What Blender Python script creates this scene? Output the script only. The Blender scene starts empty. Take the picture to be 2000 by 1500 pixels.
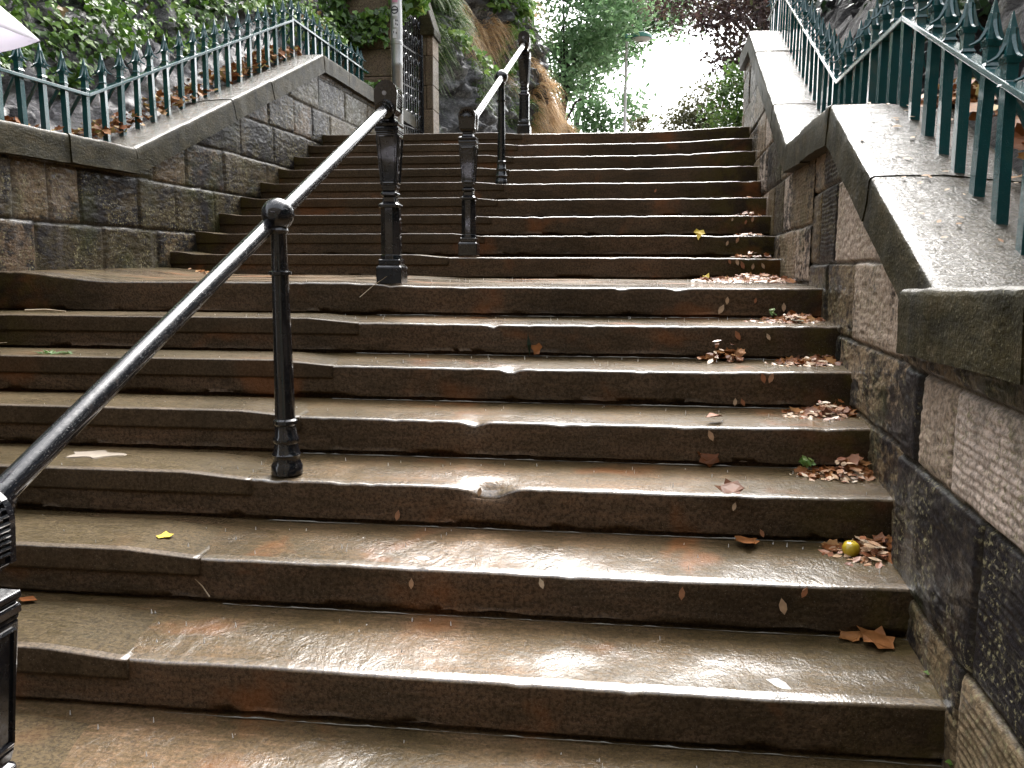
import bpy, math, random
import numpy as np
from mathutils import Vector, Matrix
random.seed(7); RNG = np.random.default_rng(7)
S = bpy.context.scene
COL = S.collection
# ------------------------------------------------------------ camera
CZ = 0.1029
Rv = Vector((0.99296, 0.11845, 0.00271)); Rv = Vector((0.9930, 0.1185, 0.0027)).normalized()
Fw = Vector((-0.1173, 0.9831, -0.1406)).normalized()
Rv = (Rv - Fw*Rv.dot(Fw)).normalized(); Up = Rv.cross(Fw)
cd = bpy.data.cameras.new("camera"); cam = bpy.data.objects.new("camera", cd); COL.objects.link(cam)
cd.sensor_width = 36; cd.lens = 1617.8/2000*36; cd.clip_start = 0.05; cd.clip_end = 2000
cam.matrix_world = Matrix(((Rv.x, Up.x, -Fw.x, 0), (Rv.y, Up.y, -Fw.y, 0), (Rv.z, Up.z, -Fw.z, CZ), (0, 0, 0, 1)))
S.camera = cam
# ------------------------------------------------------------ sky, light, exposure
SUN_EL, SUN_AZ = math.radians(52), math.radians(8)      # behind the cloud, beyond the top of the steps
W = bpy.data.worlds.new("World"); S.world = W; W.use_nodes = True
wn = W.node_tree; wn.nodes.clear()
sky = wn.nodes.new('ShaderNodeTexSky'); sky.sky_type = 'NISHITA'; sky.sun_disc = False
sky.sun_elevation = SUN_EL; sky.sun_rotation = SUN_AZ; sky.air_density = 1.0; sky.dust_density = 4.0
hs = wn.nodes.new('ShaderNodeHueSaturation'); hs.inputs['Saturation'].default_value = 0.22
bg = wn.nodes.new('ShaderNodeBackground'); bg.inputs['Strength'].default_value = 0.15
wo = wn.nodes.new('ShaderNodeOutputWorld')
wn.links.new(sky.outputs[0], hs.inputs['Color']); wn.links.new(hs.outputs[0], bg.inputs['Color']); wn.links.new(bg.outputs[0], wo.inputs['Surface'])
sd = bpy.data.lights.new("sun", 'SUN'); sd.energy = 1.0; sd.angle = math.radians(35); sd.color = (1, .97, .92)
so = bpy.data.objects.new("sun", sd); COL.objects.link(so)
sdir = Vector((math.sin(SUN_AZ)*math.cos(SUN_EL), math.cos(SUN_AZ)*math.cos(SUN_EL), math.sin(SUN_EL)))
so.rotation_euler = (-sdir).to_track_quat('-Z', 'Y').to_euler()
S.view_settings.view_transform = 'Standard'; S.view_settings.look = 'None'
S.view_settings.exposure = 2.3; S.view_settings.gamma = 1.0
S.render.engine = 'CYCLES'; S.cycles.use_denoising = True; S.cycles.max_bounces = 6; S.cycles.caustics_reflective = False
S.cycles.caustics_refractive = False; S.cycles.sample_clamp_indirect = 6

# ------------------------------------------------------------ numeric noise
def _h(ix, iy, iz, seed):
    n = (ix*374761393 + iy*668265263 + iz*2147483647*3 + seed*1442695041) & 0xffffffff
    n = ((n ^ (n >> 13))*1274126177) & 0xffffffff
    n = ((n ^ (n >> 15))*2246822519) & 0xffffffff
    return ((n ^ (n >> 16)) & 0xffff)/65535.0
def vn(x, y, z=0.0, seed=0):
    x, y, z = np.broadcast_arrays(np.asarray(x, float), np.asarray(y, float), np.asarray(z, float))
    ix, iy, iz = (np.floor(a).astype(np.int64) for a in (x, y, z))
    fx, fy, fz = x-ix, y-iy, z-iz
    fx, fy, fz = (t*t*(3-2*t) for t in (fx, fy, fz))
    def L(a, b, t): return a+(b-a)*t
    def c(dx, dy, dz): return _h(ix+dx, iy+dy, iz+dz, seed)
    return L(L(L(c(0,0,0), c(1,0,0), fx), L(c(0,1,0), c(1,1,0), fx), fy), L(L(c(0,0,1), c(1,0,1), fx), L(c(0,1,1), c(1,1,1), fx), fy), fz)*2-1
def fbm(x, y, z=0.0, seed=0, o=4):
    s = 0; a = 1.0; f = 1.0; t = 0
    for i in range(o):
        s = s + a*vn(np.asarray(x)*f, np.asarray(y)*f, np.asarray(z)*f, seed+i); t += a; a *= .5; f *= 2.03
    return s/t
def sst(a, b, x): t = np.clip((x-a)/(b-a), 0, 1); return t*t*(3-2*t)

# ------------------------------------------------------------ objects, tags
def tag(o, label=None, cat=None, group=None, kind=None):
    if label: o['label'] = label
    if cat: o['category'] = cat
    if group: o['group'] = group
    if kind: o['kind'] = kind
    return o
def empty(name, loc=(0, 0, 0)):
    o = bpy.data.objects.new(name, None); COL.objects.link(o); o.location = loc; o.empty_display_size = .1
    return o
def attach(o, par):
    o.parent = par
    M = Matrix.Identity(4); p = par
    while p is not None:
        M = Matrix.Translation(-Vector(p.location)) @ M if p.parent is None else M
        p = p.parent
    if par.parent is None: o.matrix_parent_inverse = Matrix.Translation(-Vector(par.location))
    return o
def link(name, verts, faces, mat, par=None, smooth=False, attrs=None, mi=None, loc=None):
    me = bpy.data.meshes.new(name)
    verts = verts.tolist() if isinstance(verts, np.ndarray) else verts
    faces = faces.tolist() if isinstance(faces, np.ndarray) else faces
    me.from_pydata(verts, [], faces)
    for m in (mat if isinstance(mat, (list, tuple)) else [mat]): me.materials.append(m)
    if mi is not None: me.polygons.foreach_set('material_index', np.asarray(mi, dtype=np.int32))
    if smooth: me.polygons.foreach_set('use_smooth', np.ones(len(me.polygons), dtype=bool))
    for k, v in (attrs or {}).items():
        a = me.attributes.new(k, 'FLOAT', 'POINT'); a.data.foreach_set('value', np.asarray(v, dtype=np.float32))
    me.update()
    o = bpy.data.objects.new(name, me); COL.objects.link(o)
    if loc is not None: o.location = loc
    if par is not None: attach(o, par)
    return o
class MB:
    def __init__(s): s.v = []; s.f = []
    def add(s, vs, fs):
        b = len(s.v); s.v += [tuple(map(float, p)) for p in vs]; s.f += [[b+i for i in f] for f in fs]
    def frust(s, c0, w0, c1, w1, cap=True, ch=0.0):          # square (or chamfered) frustum along z
        def ring(c, w):
            a = w/2
            if ch <= 0: return [(c[0]-a, c[1]-a, c[2]), (c[0]+a, c[1]-a, c[2]), (c[0]+a, c[1]+a, c[2]), (c[0]-a, c[1]+a, c[2])]
            k = a*ch; r = []
            for sx, sy, o in ((-1,-1,0),(1,-1,1),(1,1,0),(-1,1,1)):
                p = [(c[0]+sx*a, c[1]+sy*(a-k), c[2]), (c[0]+sx*(a-k), c[1]+sy*a, c[2])]
                r += p if o == 0 else p[::-1]
            return r
        A, B = ring(c0, w0), ring(c1, w1); n = len(A)
        fs = [[i, (i+1) % n, n+(i+1) % n, n+i] for i in range(n)]
        if cap: fs += [list(range(n))[::-1], list(range(n, 2*n))]
        s.add(A+B, fs)
    def stack(s, x, y, prof, ch=0.0):                       # profile list of (z, width)
        for (z0, w0), (z1, w1) in zip(prof[:-1], prof[1:]):
            if z1 > z0: s.frust((x, y, z0), w0, (x, y, z1), w1, True, ch)
    def tube(s, pts, rad, n=10, cap=True):
        pts = [Vector(p) for p in pts]; rad = rad if isinstance(rad, (list, tuple)) else [rad]*len(pts)
        vs = []; ref = None
        for i, p in enumerate(pts):
            d = (pts[min(i+1, len(pts)-1)]-pts[max(i-1, 0)]).normalized()
            if ref is None: ref = Vector((0, 0, 1)) if abs(d.z) < .9 else Vector((1, 0, 0))
            a = d.cross(ref).normalized(); b = a.cross(d)
            for k in range(n):
                t = 2*math.pi*k/n; vs.append(p+(a*math.cos(t)+b*math.sin(t))*rad[i])
        fs = []
        for i in range(len(pts)-1):
            for k in range(n): fs.append([i*n+k, i*n+(k+1) % n, (i+1)*n+(k+1) % n, (i+1)*n+k])
        if cap: fs += [list(range(n)), [(len(pts)-1)*n+k for k in range(n)][::-1]]
        s.add(vs, fs)
    def lathe(s, x, y, prof, n=24):                         # (z, r)
        s.tube([(x, y, z) for z, r in prof], [max(r, 1e-4) for z, r in prof], n)
    def box(s, c, d, rz=0.0):
        a, b, h = d[0]/2, d[1]/2, d[2]/2; ca, sa = math.cos(rz), math.sin(rz)
        vs = []
        for z in (-h, h):
            for X, Y in ((-a, -b), (a, -b), (a, b), (-a, b)): vs.append((c[0]+X*ca-Y*sa, c[1]+X*sa+Y*ca, c[2]+z))
        s.add(vs, [[0,3,2,1],[4,5,6,7],[0,1,5,4],[1,2,6,5],[2,3,7,6],[3,0,4,7]])
    def build(s, name, mat, par=None, smooth=False, bevel=0, loc=None, auto=False):
        o = link(name, s.v, s.f, mat, par, smooth, loc=loc)
        if bevel:
            m = o.modifiers.new('b', 'BEVEL'); m.width = bevel; m.segments = 2; m.limit_method = 'ANGLE'; m.angle_limit = math.radians(35)
        if auto:
            m = o.modifiers.new('es', 'EDGE_SPLIT'); m.split_angle = math.radians(38)
        return o

# ------------------------------------------------------------ materials
class NT:
    def __init__(s, name):
        s.m = bpy.data.materials.new(name); s.m.use_nodes = True; s.t = s.m.node_tree
        s.b = s.t.nodes['Principled BSDF']; s.tc = s.n('ShaderNodeTexCoord'); s.co = s.tc.outputs['Object']
    def n(s, typ, **k):
        nd = s.t.nodes.new(typ)
        for a, v in k.items(): setattr(nd, a, v)
        return nd
    def put(s, sock, v):
        if hasattr(v, 'is_linked') or isinstance(v, bpy.types.NodeSocket): s.t.links.new(v, sock)
        else:
            if isinstance(v, tuple) and len(v) == 3 and sock.type == 'RGBA': v = v+(1,)
            sock.default_value = v
    def mapv(s, sc=(1, 1, 1), rot=(0, 0, 0), co=None):
        m = s.n('ShaderNodeMapping'); s.put(m.inputs[0], co or s.co); m.inputs['Scale'].default_value = sc; m.inputs['Rotation'].default_value = rot
        return m.outputs[0]
    def noise(s, scale, co=None, det=4, rough=.55, dist=0.0):
        a = s.n('ShaderNodeTexNoise'); s.put(a.inputs['Vector'], co or s.co); a.inputs['Scale'].default_value = scale
        a.inputs['Detail'].default_value = det; a.inputs['Roughness'].default_value = rough; a.inputs['Distortion'].default_value = dist
        return a.outputs['Fac']
    def vor(s, scale, co=None, feat='F1'):
        a = s.n('ShaderNodeTexVoronoi', feature=feat); s.put(a.inputs['Vector'], co or s.co); a.inputs['Scale'].default_value = scale
        return a.outputs['Distance']
    def wave(s, scale, co=None, dist=2.0, ds=2.0, det=2):
        a = s.n('ShaderNodeTexWave', wave_type='BANDS', bands_direction='Z'); s.put(a.inputs['Vector'], co or s.co)
        a.inputs['Scale'].default_value = scale; a.inputs['Distortion'].default_value = dist; a.inputs['Detail Scale'].default_value = ds; a.inputs['Detail'].default_value = det
        return a.outputs['Fac']
    def ramp(s, f, a, b, lo=0.0, hi=1.0):
        r = s.n('ShaderNodeMapRange', interpolation_type='SMOOTHSTEP'); s.put(r.inputs[0], f)
        for i, v in zip((1, 2, 3, 4), (a, b, lo, hi)): r.inputs[i].default_value = v
        return r.outputs[0]
    def mix(s, f, a, b, mode='MIX'):
        m = s.n('ShaderNodeMix', data_type='RGBA', blend_type=mode); s.put(m.inputs[0], f); s.put(m.inputs[6], a); s.put(m.inputs[7], b)
        return m.outputs[2]
    def math(s, op, a, b=0.0):
        m = s.n('ShaderNodeMath', operation=op); s.put(m.inputs[0], a); s.put(m.inputs[1], b); return m.outputs[0]
    def attr(s, name):
        a = s.n('ShaderNodeAttribute', attribute_name=name); return a.outputs['Fac']
    def cramp(s, f, stops):
        r = s.n('ShaderNodeValToRGB'); s.put(r.inputs[0], f); e = r.color_ramp.elements
        while len(e) < len(stops): e.new(.5)
        for x, (p, c) in zip(e, stops): x.position = p; x.color = c+(1,)
        return r.outputs[0]
    def bump(s, hgt, st=.5, dist=.01, nrm=None):
        b = s.n('ShaderNodeBump'); b.inputs['Strength'].default_value = st; b.inputs['Distance'].default_value = dist
        s.put(b.inputs['Height'], hgt)
        if nrm is not None: s.put(b.inputs['Normal'], nrm)
        return b.outputs[0]
    def set(s, **k):
        for a, v in k.items(): s.put(s.b.inputs[a.replace('_', ' ')], v)
        return s.m

def wet_stone(name, cols, rough=(.35, .7), coat=1.0, ripple=.35, streak=(3, 14, 3), rust=0.0, grain=.35, coatr=.05, coat_ior=1.5, film=(.42, .66), spec=.25, fmin=.18, fripple=.1, speck=0.0, finemix=.7, ends=0.0):
    t = NT(name)
    big = t.noise(1.3, det=5, rough=.6); mid = t.noise(5.0, t.mapv(streak), det=6, rough=.65, dist=.6); fine = t.noise(90, det=4, rough=.7)
    c = t.cramp(t.math('ADD', t.math('MULTIPLY', big, .6), t.math('MULTIPLY', mid, .4)), [(.34, cols[0]), (.47, cols[1]), (.56, cols[2]), (.68, cols[3])])
    c = t.mix(t.ramp(fine, .34, .62, finemix, .0), c, (.018, .012, .007))
    if ends:                                               # each stone its own tone; damp algae and dirt towards the walls
        oi = t.n('ShaderNodeObjectInfo').outputs['Random']
        c = t.mix(t.math('MULTIPLY', oi, .38), c, t.mix(.55, c, (.012, .009, .006)))
        xs = t.n('ShaderNodeSeparateXYZ'); t.put(xs.inputs[0], t.co); xw = xs.outputs[0]
        nb = t.noise(6, det=5, rough=.65)
        ex = t.math('MAXIMUM', t.ramp(t.math('ADD', xw, t.math('MULTIPLY', nb, .5)), .75, 1.3), t.ramp(t.math('SUBTRACT', xw, t.math('MULTIPLY', nb, .6)), -3.0, -3.6))
        c = t.mix(t.math('MULTIPLY', ex, ends), c, t.mix(t.ramp(nb, .4, .6), (.014, .011, .006), (.05, .04, .008)))
    spk = t.ramp(t.noise(230, det=2), .64, .72)
    c = t.mix(t.math('MULTIPLY', spk, .25), c, (.35, .3, .24))
    if rust:
        c = t.mix(t.math('MULTIPLY', t.ramp(t.noise(2.4, det=4, dist=.4), .55, .72), rust), c, (.24, .085, .025))
    t.put(t.b.inputs['Base Color'], c); t.b.inputs['Specular IOR Level'].default_value = spec
    t.put(t.b.inputs['Roughness'], t.ramp(mid, .3, .7, rough[0], rough[1]))
    b1 = t.bump(t.math('ADD', fine, t.math('MULTIPLY', t.noise(28, det=4), 1.4)), grain, .004)
    t.put(t.b.inputs['Normal'], b1)
    t.put(t.b.inputs['Coat Weight'], t.math('MULTIPLY', t.ramp(t.noise(2.2, t.mapv((1, 1.6, 1)), det=5, rough=.6), film[0], film[1], fmin, 1.0), coat))
    t.b.inputs['Coat Roughness'].default_value = coatr; t.b.inputs['Coat IOR'].default_value = coat_ior
    rp = t.noise(16, t.mapv((1, .55, 1), (0, 0, .5)), det=5, rough=.62, dist=1.2)
    hg = t.math('ADD', rp, t.math('MULTIPLY', fine, fripple))
    if speck: hg = t.math('ADD', hg, t.math('MULTIPLY', t.ramp(t.noise(85, det=3, rough=.6), .46, .6), speck))
    t.put(t.b.inputs['Coat Normal'], t.bump(hg, ripple, .012))
    return t.m
M = {}
M['tread'] = wet_stone('wet_tread_stone', [(.045, .033, .012), (.1, .068, .03), (.155, .1, .05), (.31, .19, .11)], rust=.6, ends=.5, ripple=.4, coatr=.04, coat_ior=1.75, spec=.1, finemix=.55, fmin=.12, fripple=.4, grain=.6)
M['nose'] = wet_stone('wet_worn_nosing', [(.07, .05, .024), (.12, .085, .045), (.16, .11, .065), (.24, .17, .11)], ripple=.25, coatr=.09, coat_ior=2.0, fmin=.5, film=(.3, .55), fripple=.4)
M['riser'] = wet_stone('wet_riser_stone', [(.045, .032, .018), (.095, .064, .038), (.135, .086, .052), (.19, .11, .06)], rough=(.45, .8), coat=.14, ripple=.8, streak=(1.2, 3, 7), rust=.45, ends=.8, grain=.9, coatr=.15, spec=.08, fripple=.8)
M['slab'] = wet_stone('repair_slab_stone', [(.055, .041, .018), (.09, .066, .032), (.12, .085, .043), (.155, .112, .06)], coat=.7, ripple=.2, rust=.12, ends=.4, coatr=.1, spec=.1)
M['slabn'] = wet_stone('repair_slab_edge', [(.09, .07, .045), (.12, .09, .06), (.15, .11, .075), (.18, .135, .09)], coat=1, ripple=.2, rust=0, coatr=.16, fmin=.5)
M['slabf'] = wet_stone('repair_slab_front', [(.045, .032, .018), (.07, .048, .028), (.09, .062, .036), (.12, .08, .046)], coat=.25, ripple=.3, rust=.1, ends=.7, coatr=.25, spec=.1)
M['copetop'] = wet_stone('wet_coping_top', [(.02, .016, .006), (.04, .031, .013), (.056, .044, .02), (.1, .08, .048)], coat=1.0, ripple=.55, coatr=.06, grain=.8, film=(.3, .5), fmin=.35, fripple=.5, speck=1.0, coat_ior=1.55)
def wall_mat(name, sign=1, cols=None, dark=.5):
    t = NT(name)
    tint = t.attr('tint'); jn = t.attr('joint'); st = t.attr('soot')
    base = t.cramp(tint, cols)
    n1 = t.noise(3.2, det=5, rough=.65, dist=.5); n2 = t.noise(14, t.mapv((1, 1, 1.6)), det=6, rough=.7); n3 = t.noise(60, det=4, rough=.7)
    c = t.mix(t.ramp(n2, .35, .7, 0, .55), base, t.mix(.5, base, (.2, .14, .08)))
    soot = t.math('MULTIPLY', t.ramp(t.math('ADD', t.math('ADD', t.math('MULTIPLY', n1, .45), t.math('MULTIPLY', n2, .55)), st), dark, dark+.09), .95)
    c = t.mix(soot, c, (.012, .011, .014))
    lich = t.math('MULTIPLY', t.ramp(t.noise(62, det=3, rough=.7), .56, .6), t.ramp(t.noise(4, det=3), .4, .56))
    c = t.mix(t.math('MULTIPLY', lich, .8), c, (.3, .27, .15))
    moss = t.math('MULTIPLY', t.ramp(t.noise(2.1, det=4, dist=.3), .5, .68), .6)
    c = t.mix(moss, c, (.045, .05, .014))
    c = t.mix(t.ramp(n3, .36, .6, .6, 0), c, (.012, .01, .008))
    run = t.ramp(t.noise(7, t.mapv((1, 1, .12)), det=4), .55, .72, 0, .45)
    c = t.mix(run, c, (.17, .15, .13))
    c = t.mix(t.math('MULTIPLY', jn, .65), c, (.022, .018, .011))
    t.put(t.b.inputs['Base Color'], c)
    t.put(t.b.inputs['Roughness'], t.ramp(n2, .3, .7, .28, .6))
    t.put(t.b.inputs['Normal'], t.bump(t.math('ADD', n3, t.math('MULTIPLY', t.noise(30, t.mapv((1, 1, 2)), det=4), 1.5)), .7, .006))
    t.b.inputs['Specular IOR Level'].default_value = .12
    t.set(Coat_Weight=t.ramp(n2, .45, .6, 0, .3), Coat_Roughness=.15)
    return t.m
LC = [(0, (.04, .034, .018)), (.3, (.062, .05, .028)), (.6, (.085, .064, .036)), (.85, (.16, .115, .07)), (1, (.12, .078, .05))]
RC = [(0, (.04, .037, .038)), (.3, (.14, .1, .055)), (.55, (.25, .185, .115)), (.8, (.38, .29, .21)), (1, (.68, .56, .48))]
M['wallL'] = wall_mat('left_wall_sandstone', cols=LC, dark=.5)
M['wallR'] = wall_mat('right_wall_sandstone', cols=RC, dark=.5)
M['pier'] = wall_mat('gate_pier_sandstone', cols=[(0, (.12, .09, .06)), (.5, (.2, .15, .1)), (1, (.26, .18, .13))], dark=.6)
def coping_face():
    t = NT('coping_face_stone'); n = t.noise(5, t.mapv((1, 1, 2.5)), det=6, rough=.68, dist=.4); f = t.noise(70, det=4, rough=.7)
    c = t.cramp(n, [(.3, (.01, .009, .002)), (.46, (.025, .021, .006)), (.56, (.045, .036, .013)), (.72, (.09, .068, .036))])
    c = t.mix(t.ramp(t.noise(9, t.mapv((1, 1, .2)), det=4), .52, .66, 0, .8), c, (.014, .013, .008))
    c = t.mix(t.math('MULTIPLY', t.ramp(t.noise(120, det=2), .62, .68), .5), c, (.28, .26, .18))
    c = t.mix(t.ramp(f, .35, .7, .5, 0), c, (.01, .009, .006))
    return t.set(Base_Color=c, Roughness=.6, Normal=t.bump(t.math('ADD', f, t.noise(24, t.mapv((1, 1, 3)), det=4)), .7, .006), Coat_Weight=.1, Coat_Roughness=.2, Specular_IOR_Level=.12)
M['copeface'] = coping_face()
def iron():
    t = NT('black_painted_iron'); d = t.vor(170); f = t.noise(40, det=3)
    drop = t.ramp(t.math('ADD', d, t.math('MULTIPLY', t.noise(60), .25)), .2, .4, 1, 0)
    return t.set(Base_Color=t.mix(t.ramp(f, .62, .7, 0, .25), (.006, .0065, .009), (.05, .03, .02)), Specular_IOR_Level=.3, Roughness=t.ramp(f, .3, .7, .14, .3), Normal=t.bump(t.math('ADD', drop, t.math('MULTIPLY', f, .5)), .6, .003),
                 Coat_Weight=.8, Coat_Roughness=.05)
M['iron'] = iron()
def green():
    t = NT('green_painted_iron'); f = t.noise(50, det=3); d = t.ramp(t.vor(150), .15, .4, 1, 0)
    return t.set(Base_Color=t.mix(t.ramp(f, .6, .75, 0, .4), (.009, .072, .078), (.02, .08, .08)), Roughness=.26, Normal=t.bump(t.math('ADD', d, f), .45, .002), Coat_Weight=.7, Coat_Roughness=.07)
M['green'] = green()
def rock(name, a, b, c_, sc=1.0, strata=(1, 1, 2.5), spec=.5, coat=.25):
    t = NT(name); n = t.noise(2.5*sc, t.mapv(strata, (.5, .3, 0)), det=8, rough=.68, dist=.8); f = t.noise(35*sc, det=6, rough=.75)
    c = t.cramp(n, [(.34, a), (.5, b), (.66, c_)])
    c = t.mix(t.ramp(f, .38, .62, .8, 0), c, (.012, .012, .014))
    cr = t.noise(3.4*sc, t.mapv((1, .6, 2.2), (.9, .2, .3)), det=5, rough=.6, dist=1.0)
    c = t.mix(t.ramp(t.math('ABSOLUTE', t.math('SUBTRACT', cr, .5)), .0, .035, .92, 0), c, (.008, .008, .01))
    c = t.mix(t.math('MULTIPLY', t.ramp(t.noise(4*sc, det=4), .56, .66), .5), c, (.07, .065, .03))
    t.b.inputs['Specular IOR Level'].default_value = spec
    return t.set(Base_Color=c, Roughness=t.ramp(f, .3, .7, .35, .75), Normal=t.bump(t.math('ADD', n, f), .9, .03), Coat_Weight=coat, Coat_Roughness=.25)
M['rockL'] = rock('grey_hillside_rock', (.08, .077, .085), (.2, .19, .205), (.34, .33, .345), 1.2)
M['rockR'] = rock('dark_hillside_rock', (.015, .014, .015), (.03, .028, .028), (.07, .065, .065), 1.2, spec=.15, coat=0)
M['cliff'] = rock('outcrop_rock', (.045, .045, .05), (.15, .148, .148), (.32, .315, .3), .7)
M['soil'] = rock('damp_soil', (.02, .014, .008), (.04, .026, .014), (.07, .045, .025), 3)
def leafmat(name, stops, trans=.35, rough=.4, spec=.5):
    t = NT(name); c = t.cramp(t.attr('tint'), stops)
    c = t.mix(t.ramp(t.noise(30, det=2), .3, .7, .3, 0), c, (.01, .012, .004))
    t.set(Base_Color=c, Roughness=rough)
    t.b.inputs['Specular IOR Level'].default_value = spec
    tr = t.n('ShaderNodeBsdfTranslucent'); t.put(tr.inputs['Color'], c)
    mx = t.n('ShaderNodeMixShader'); mx.inputs[0].default_value = trans
    t.t.links.new(t.b.outputs[0], mx.inputs[1]); t.t.links.new(tr.outputs[0], mx.inputs[2])
    t.t.links.new(mx.outputs[0], t.t.nodes['Material Output'].inputs['Surface'])
    return t.m
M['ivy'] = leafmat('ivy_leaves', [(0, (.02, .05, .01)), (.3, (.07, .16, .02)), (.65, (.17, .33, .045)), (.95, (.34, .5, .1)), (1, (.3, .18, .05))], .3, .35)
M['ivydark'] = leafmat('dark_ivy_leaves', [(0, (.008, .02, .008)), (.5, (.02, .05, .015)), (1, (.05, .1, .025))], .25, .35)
M['litter'] = leafmat('brown_leaf_litter', [(0, (.1, .03, .008)), (.35, (.26, .085, .022)), (.65, (.4, .18, .06)), (.85, (.5, .32, .14)), (1, (.5, .42, .12))], .15, .55, .25)
M['paleleaf'] = leafmat('pale_wet_leaves', [(0, (.16, .045, .018)), (.3, (.32, .13, .06)), (.6, (.5, .33, .2)), (1, (.62, .5, .36))], .1, .4, .35)
M['treegreen'] = leafmat('tree_leaves', [(0, (.09, .16, .08)), (.5, (.19, .34, .15)), (1, (.32, .46, .24))], .55, .5)
M['copper'] = leafmat('copper_leaves', [(0, (.045, .028, .032)), (.45, (.11, .062, .062)), (.75, (.17, .11, .08)), (1, (.18, .19, .09))], .35, .5)
M['bush'] = leafmat('bush_leaves', [(0, (.05, .1, .018)), (.5, (.13, .26, .045)), (1, (.28, .38, .1))], .4, .45)
M['olive'] = leafmat('olive_shrub_leaves', [(0, (.07, .07, .03)), (.5, (.15, .155, .065)), (1, (.25, .24, .12))], .35, .5)
M['straw'] = leafmat('dry_grass', [(0, (.4, .23, .1)), (.5, (.66, .43, .21)), (1, (.82, .64, .38))], .3, .6)
M['grass'] = leafmat('green_grass', [(0, (.04, .09, .015)), (.5, (.1, .2, .04)), (1, (.25, .3, .1))], .35, .5)
def flat(name, c, rough=.5, **k):
    t = NT(name); f = t.noise(30, det=3)
    cc = t.mix(t.ramp(f, .3, .7, .35, 0), c, tuple(x*.6 for x in c)); return t.set(Base_Color=cc, Roughness=rough, **k)
M['bark'] = flat('bark', (.03, .025, .02), .8)
M['steel'] = flat('galvanised_steel', (.42, .42, .41), .38, Metallic=.7)
M['lampgreen'] = flat('lamp_green', (.03, .16, .12), .4); M['white'] = flat('white_plastic', (.8, .8, .8), .4)
M['paper'] = flat('white_sticker', (.7, .7, .72), .6); M['ink'] = flat('sticker_ink', (.05, .05, .06), .6); M['pink'] = flat('pink_sticker', (.55, .25, .35), .6)
M['path'] = wet_stone('wet_path', [(.05, .045, .035), (.08, .07, .055), (.1, .09, .07), (.14, .12, .1)])
M['apple'] = flat('yellow_apple', (.5, .36, .02), .3, Coat_Weight=.6); M['yellow'] = flat('yellow_leaf', (.75, .55, .06), .4); M['petal'] = flat('white_petal', (.75, .72, .66), .4)
M['twig'] = flat('pale_twig', (.45, .36, .24), .6); M['mortar'] = flat('dried_mortar', (.24, .2, .155), .8)
M['bolt'] = flat('bolt_head', (.3, .3, .32), .4, Metallic=.5)
def nylon():
    t = NT('white_umbrella_nylon'); t.set(Base_Color=(.82, .8, .86), Roughness=.5)
    tr = t.n('ShaderNodeBsdfTranslucent'); tr.inputs['Color'].default_value = (.85, .83, .9, 1)
    mx = t.n('ShaderNodeMixShader'); mx.inputs[0].default_value = .5
    t.t.links.new(t.b.outputs[0], mx.inputs[1]); t.t.links.new(tr.outputs[0], mx.inputs[2]); t.t.links.new(mx.outputs[0], t.t.nodes['Material Output'].inputs['Surface'])
    return t.m
M['nylon'] = nylon()

# ------------------------------------------------------------ site layout (metres; z = 0 at the half landing)
RISE, TR, TU = .1615, .36, .3683
Y0, YU1 = 4.1696, 5.836
xL = lambda y: -3.239+.0545*(y-5.836)
xR = lambda y: 1.13+.0695*(y-5.836)
yN = lambda j: Y0-TR*j
yU = lambda k: YU1+TU*(k-1)

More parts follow.
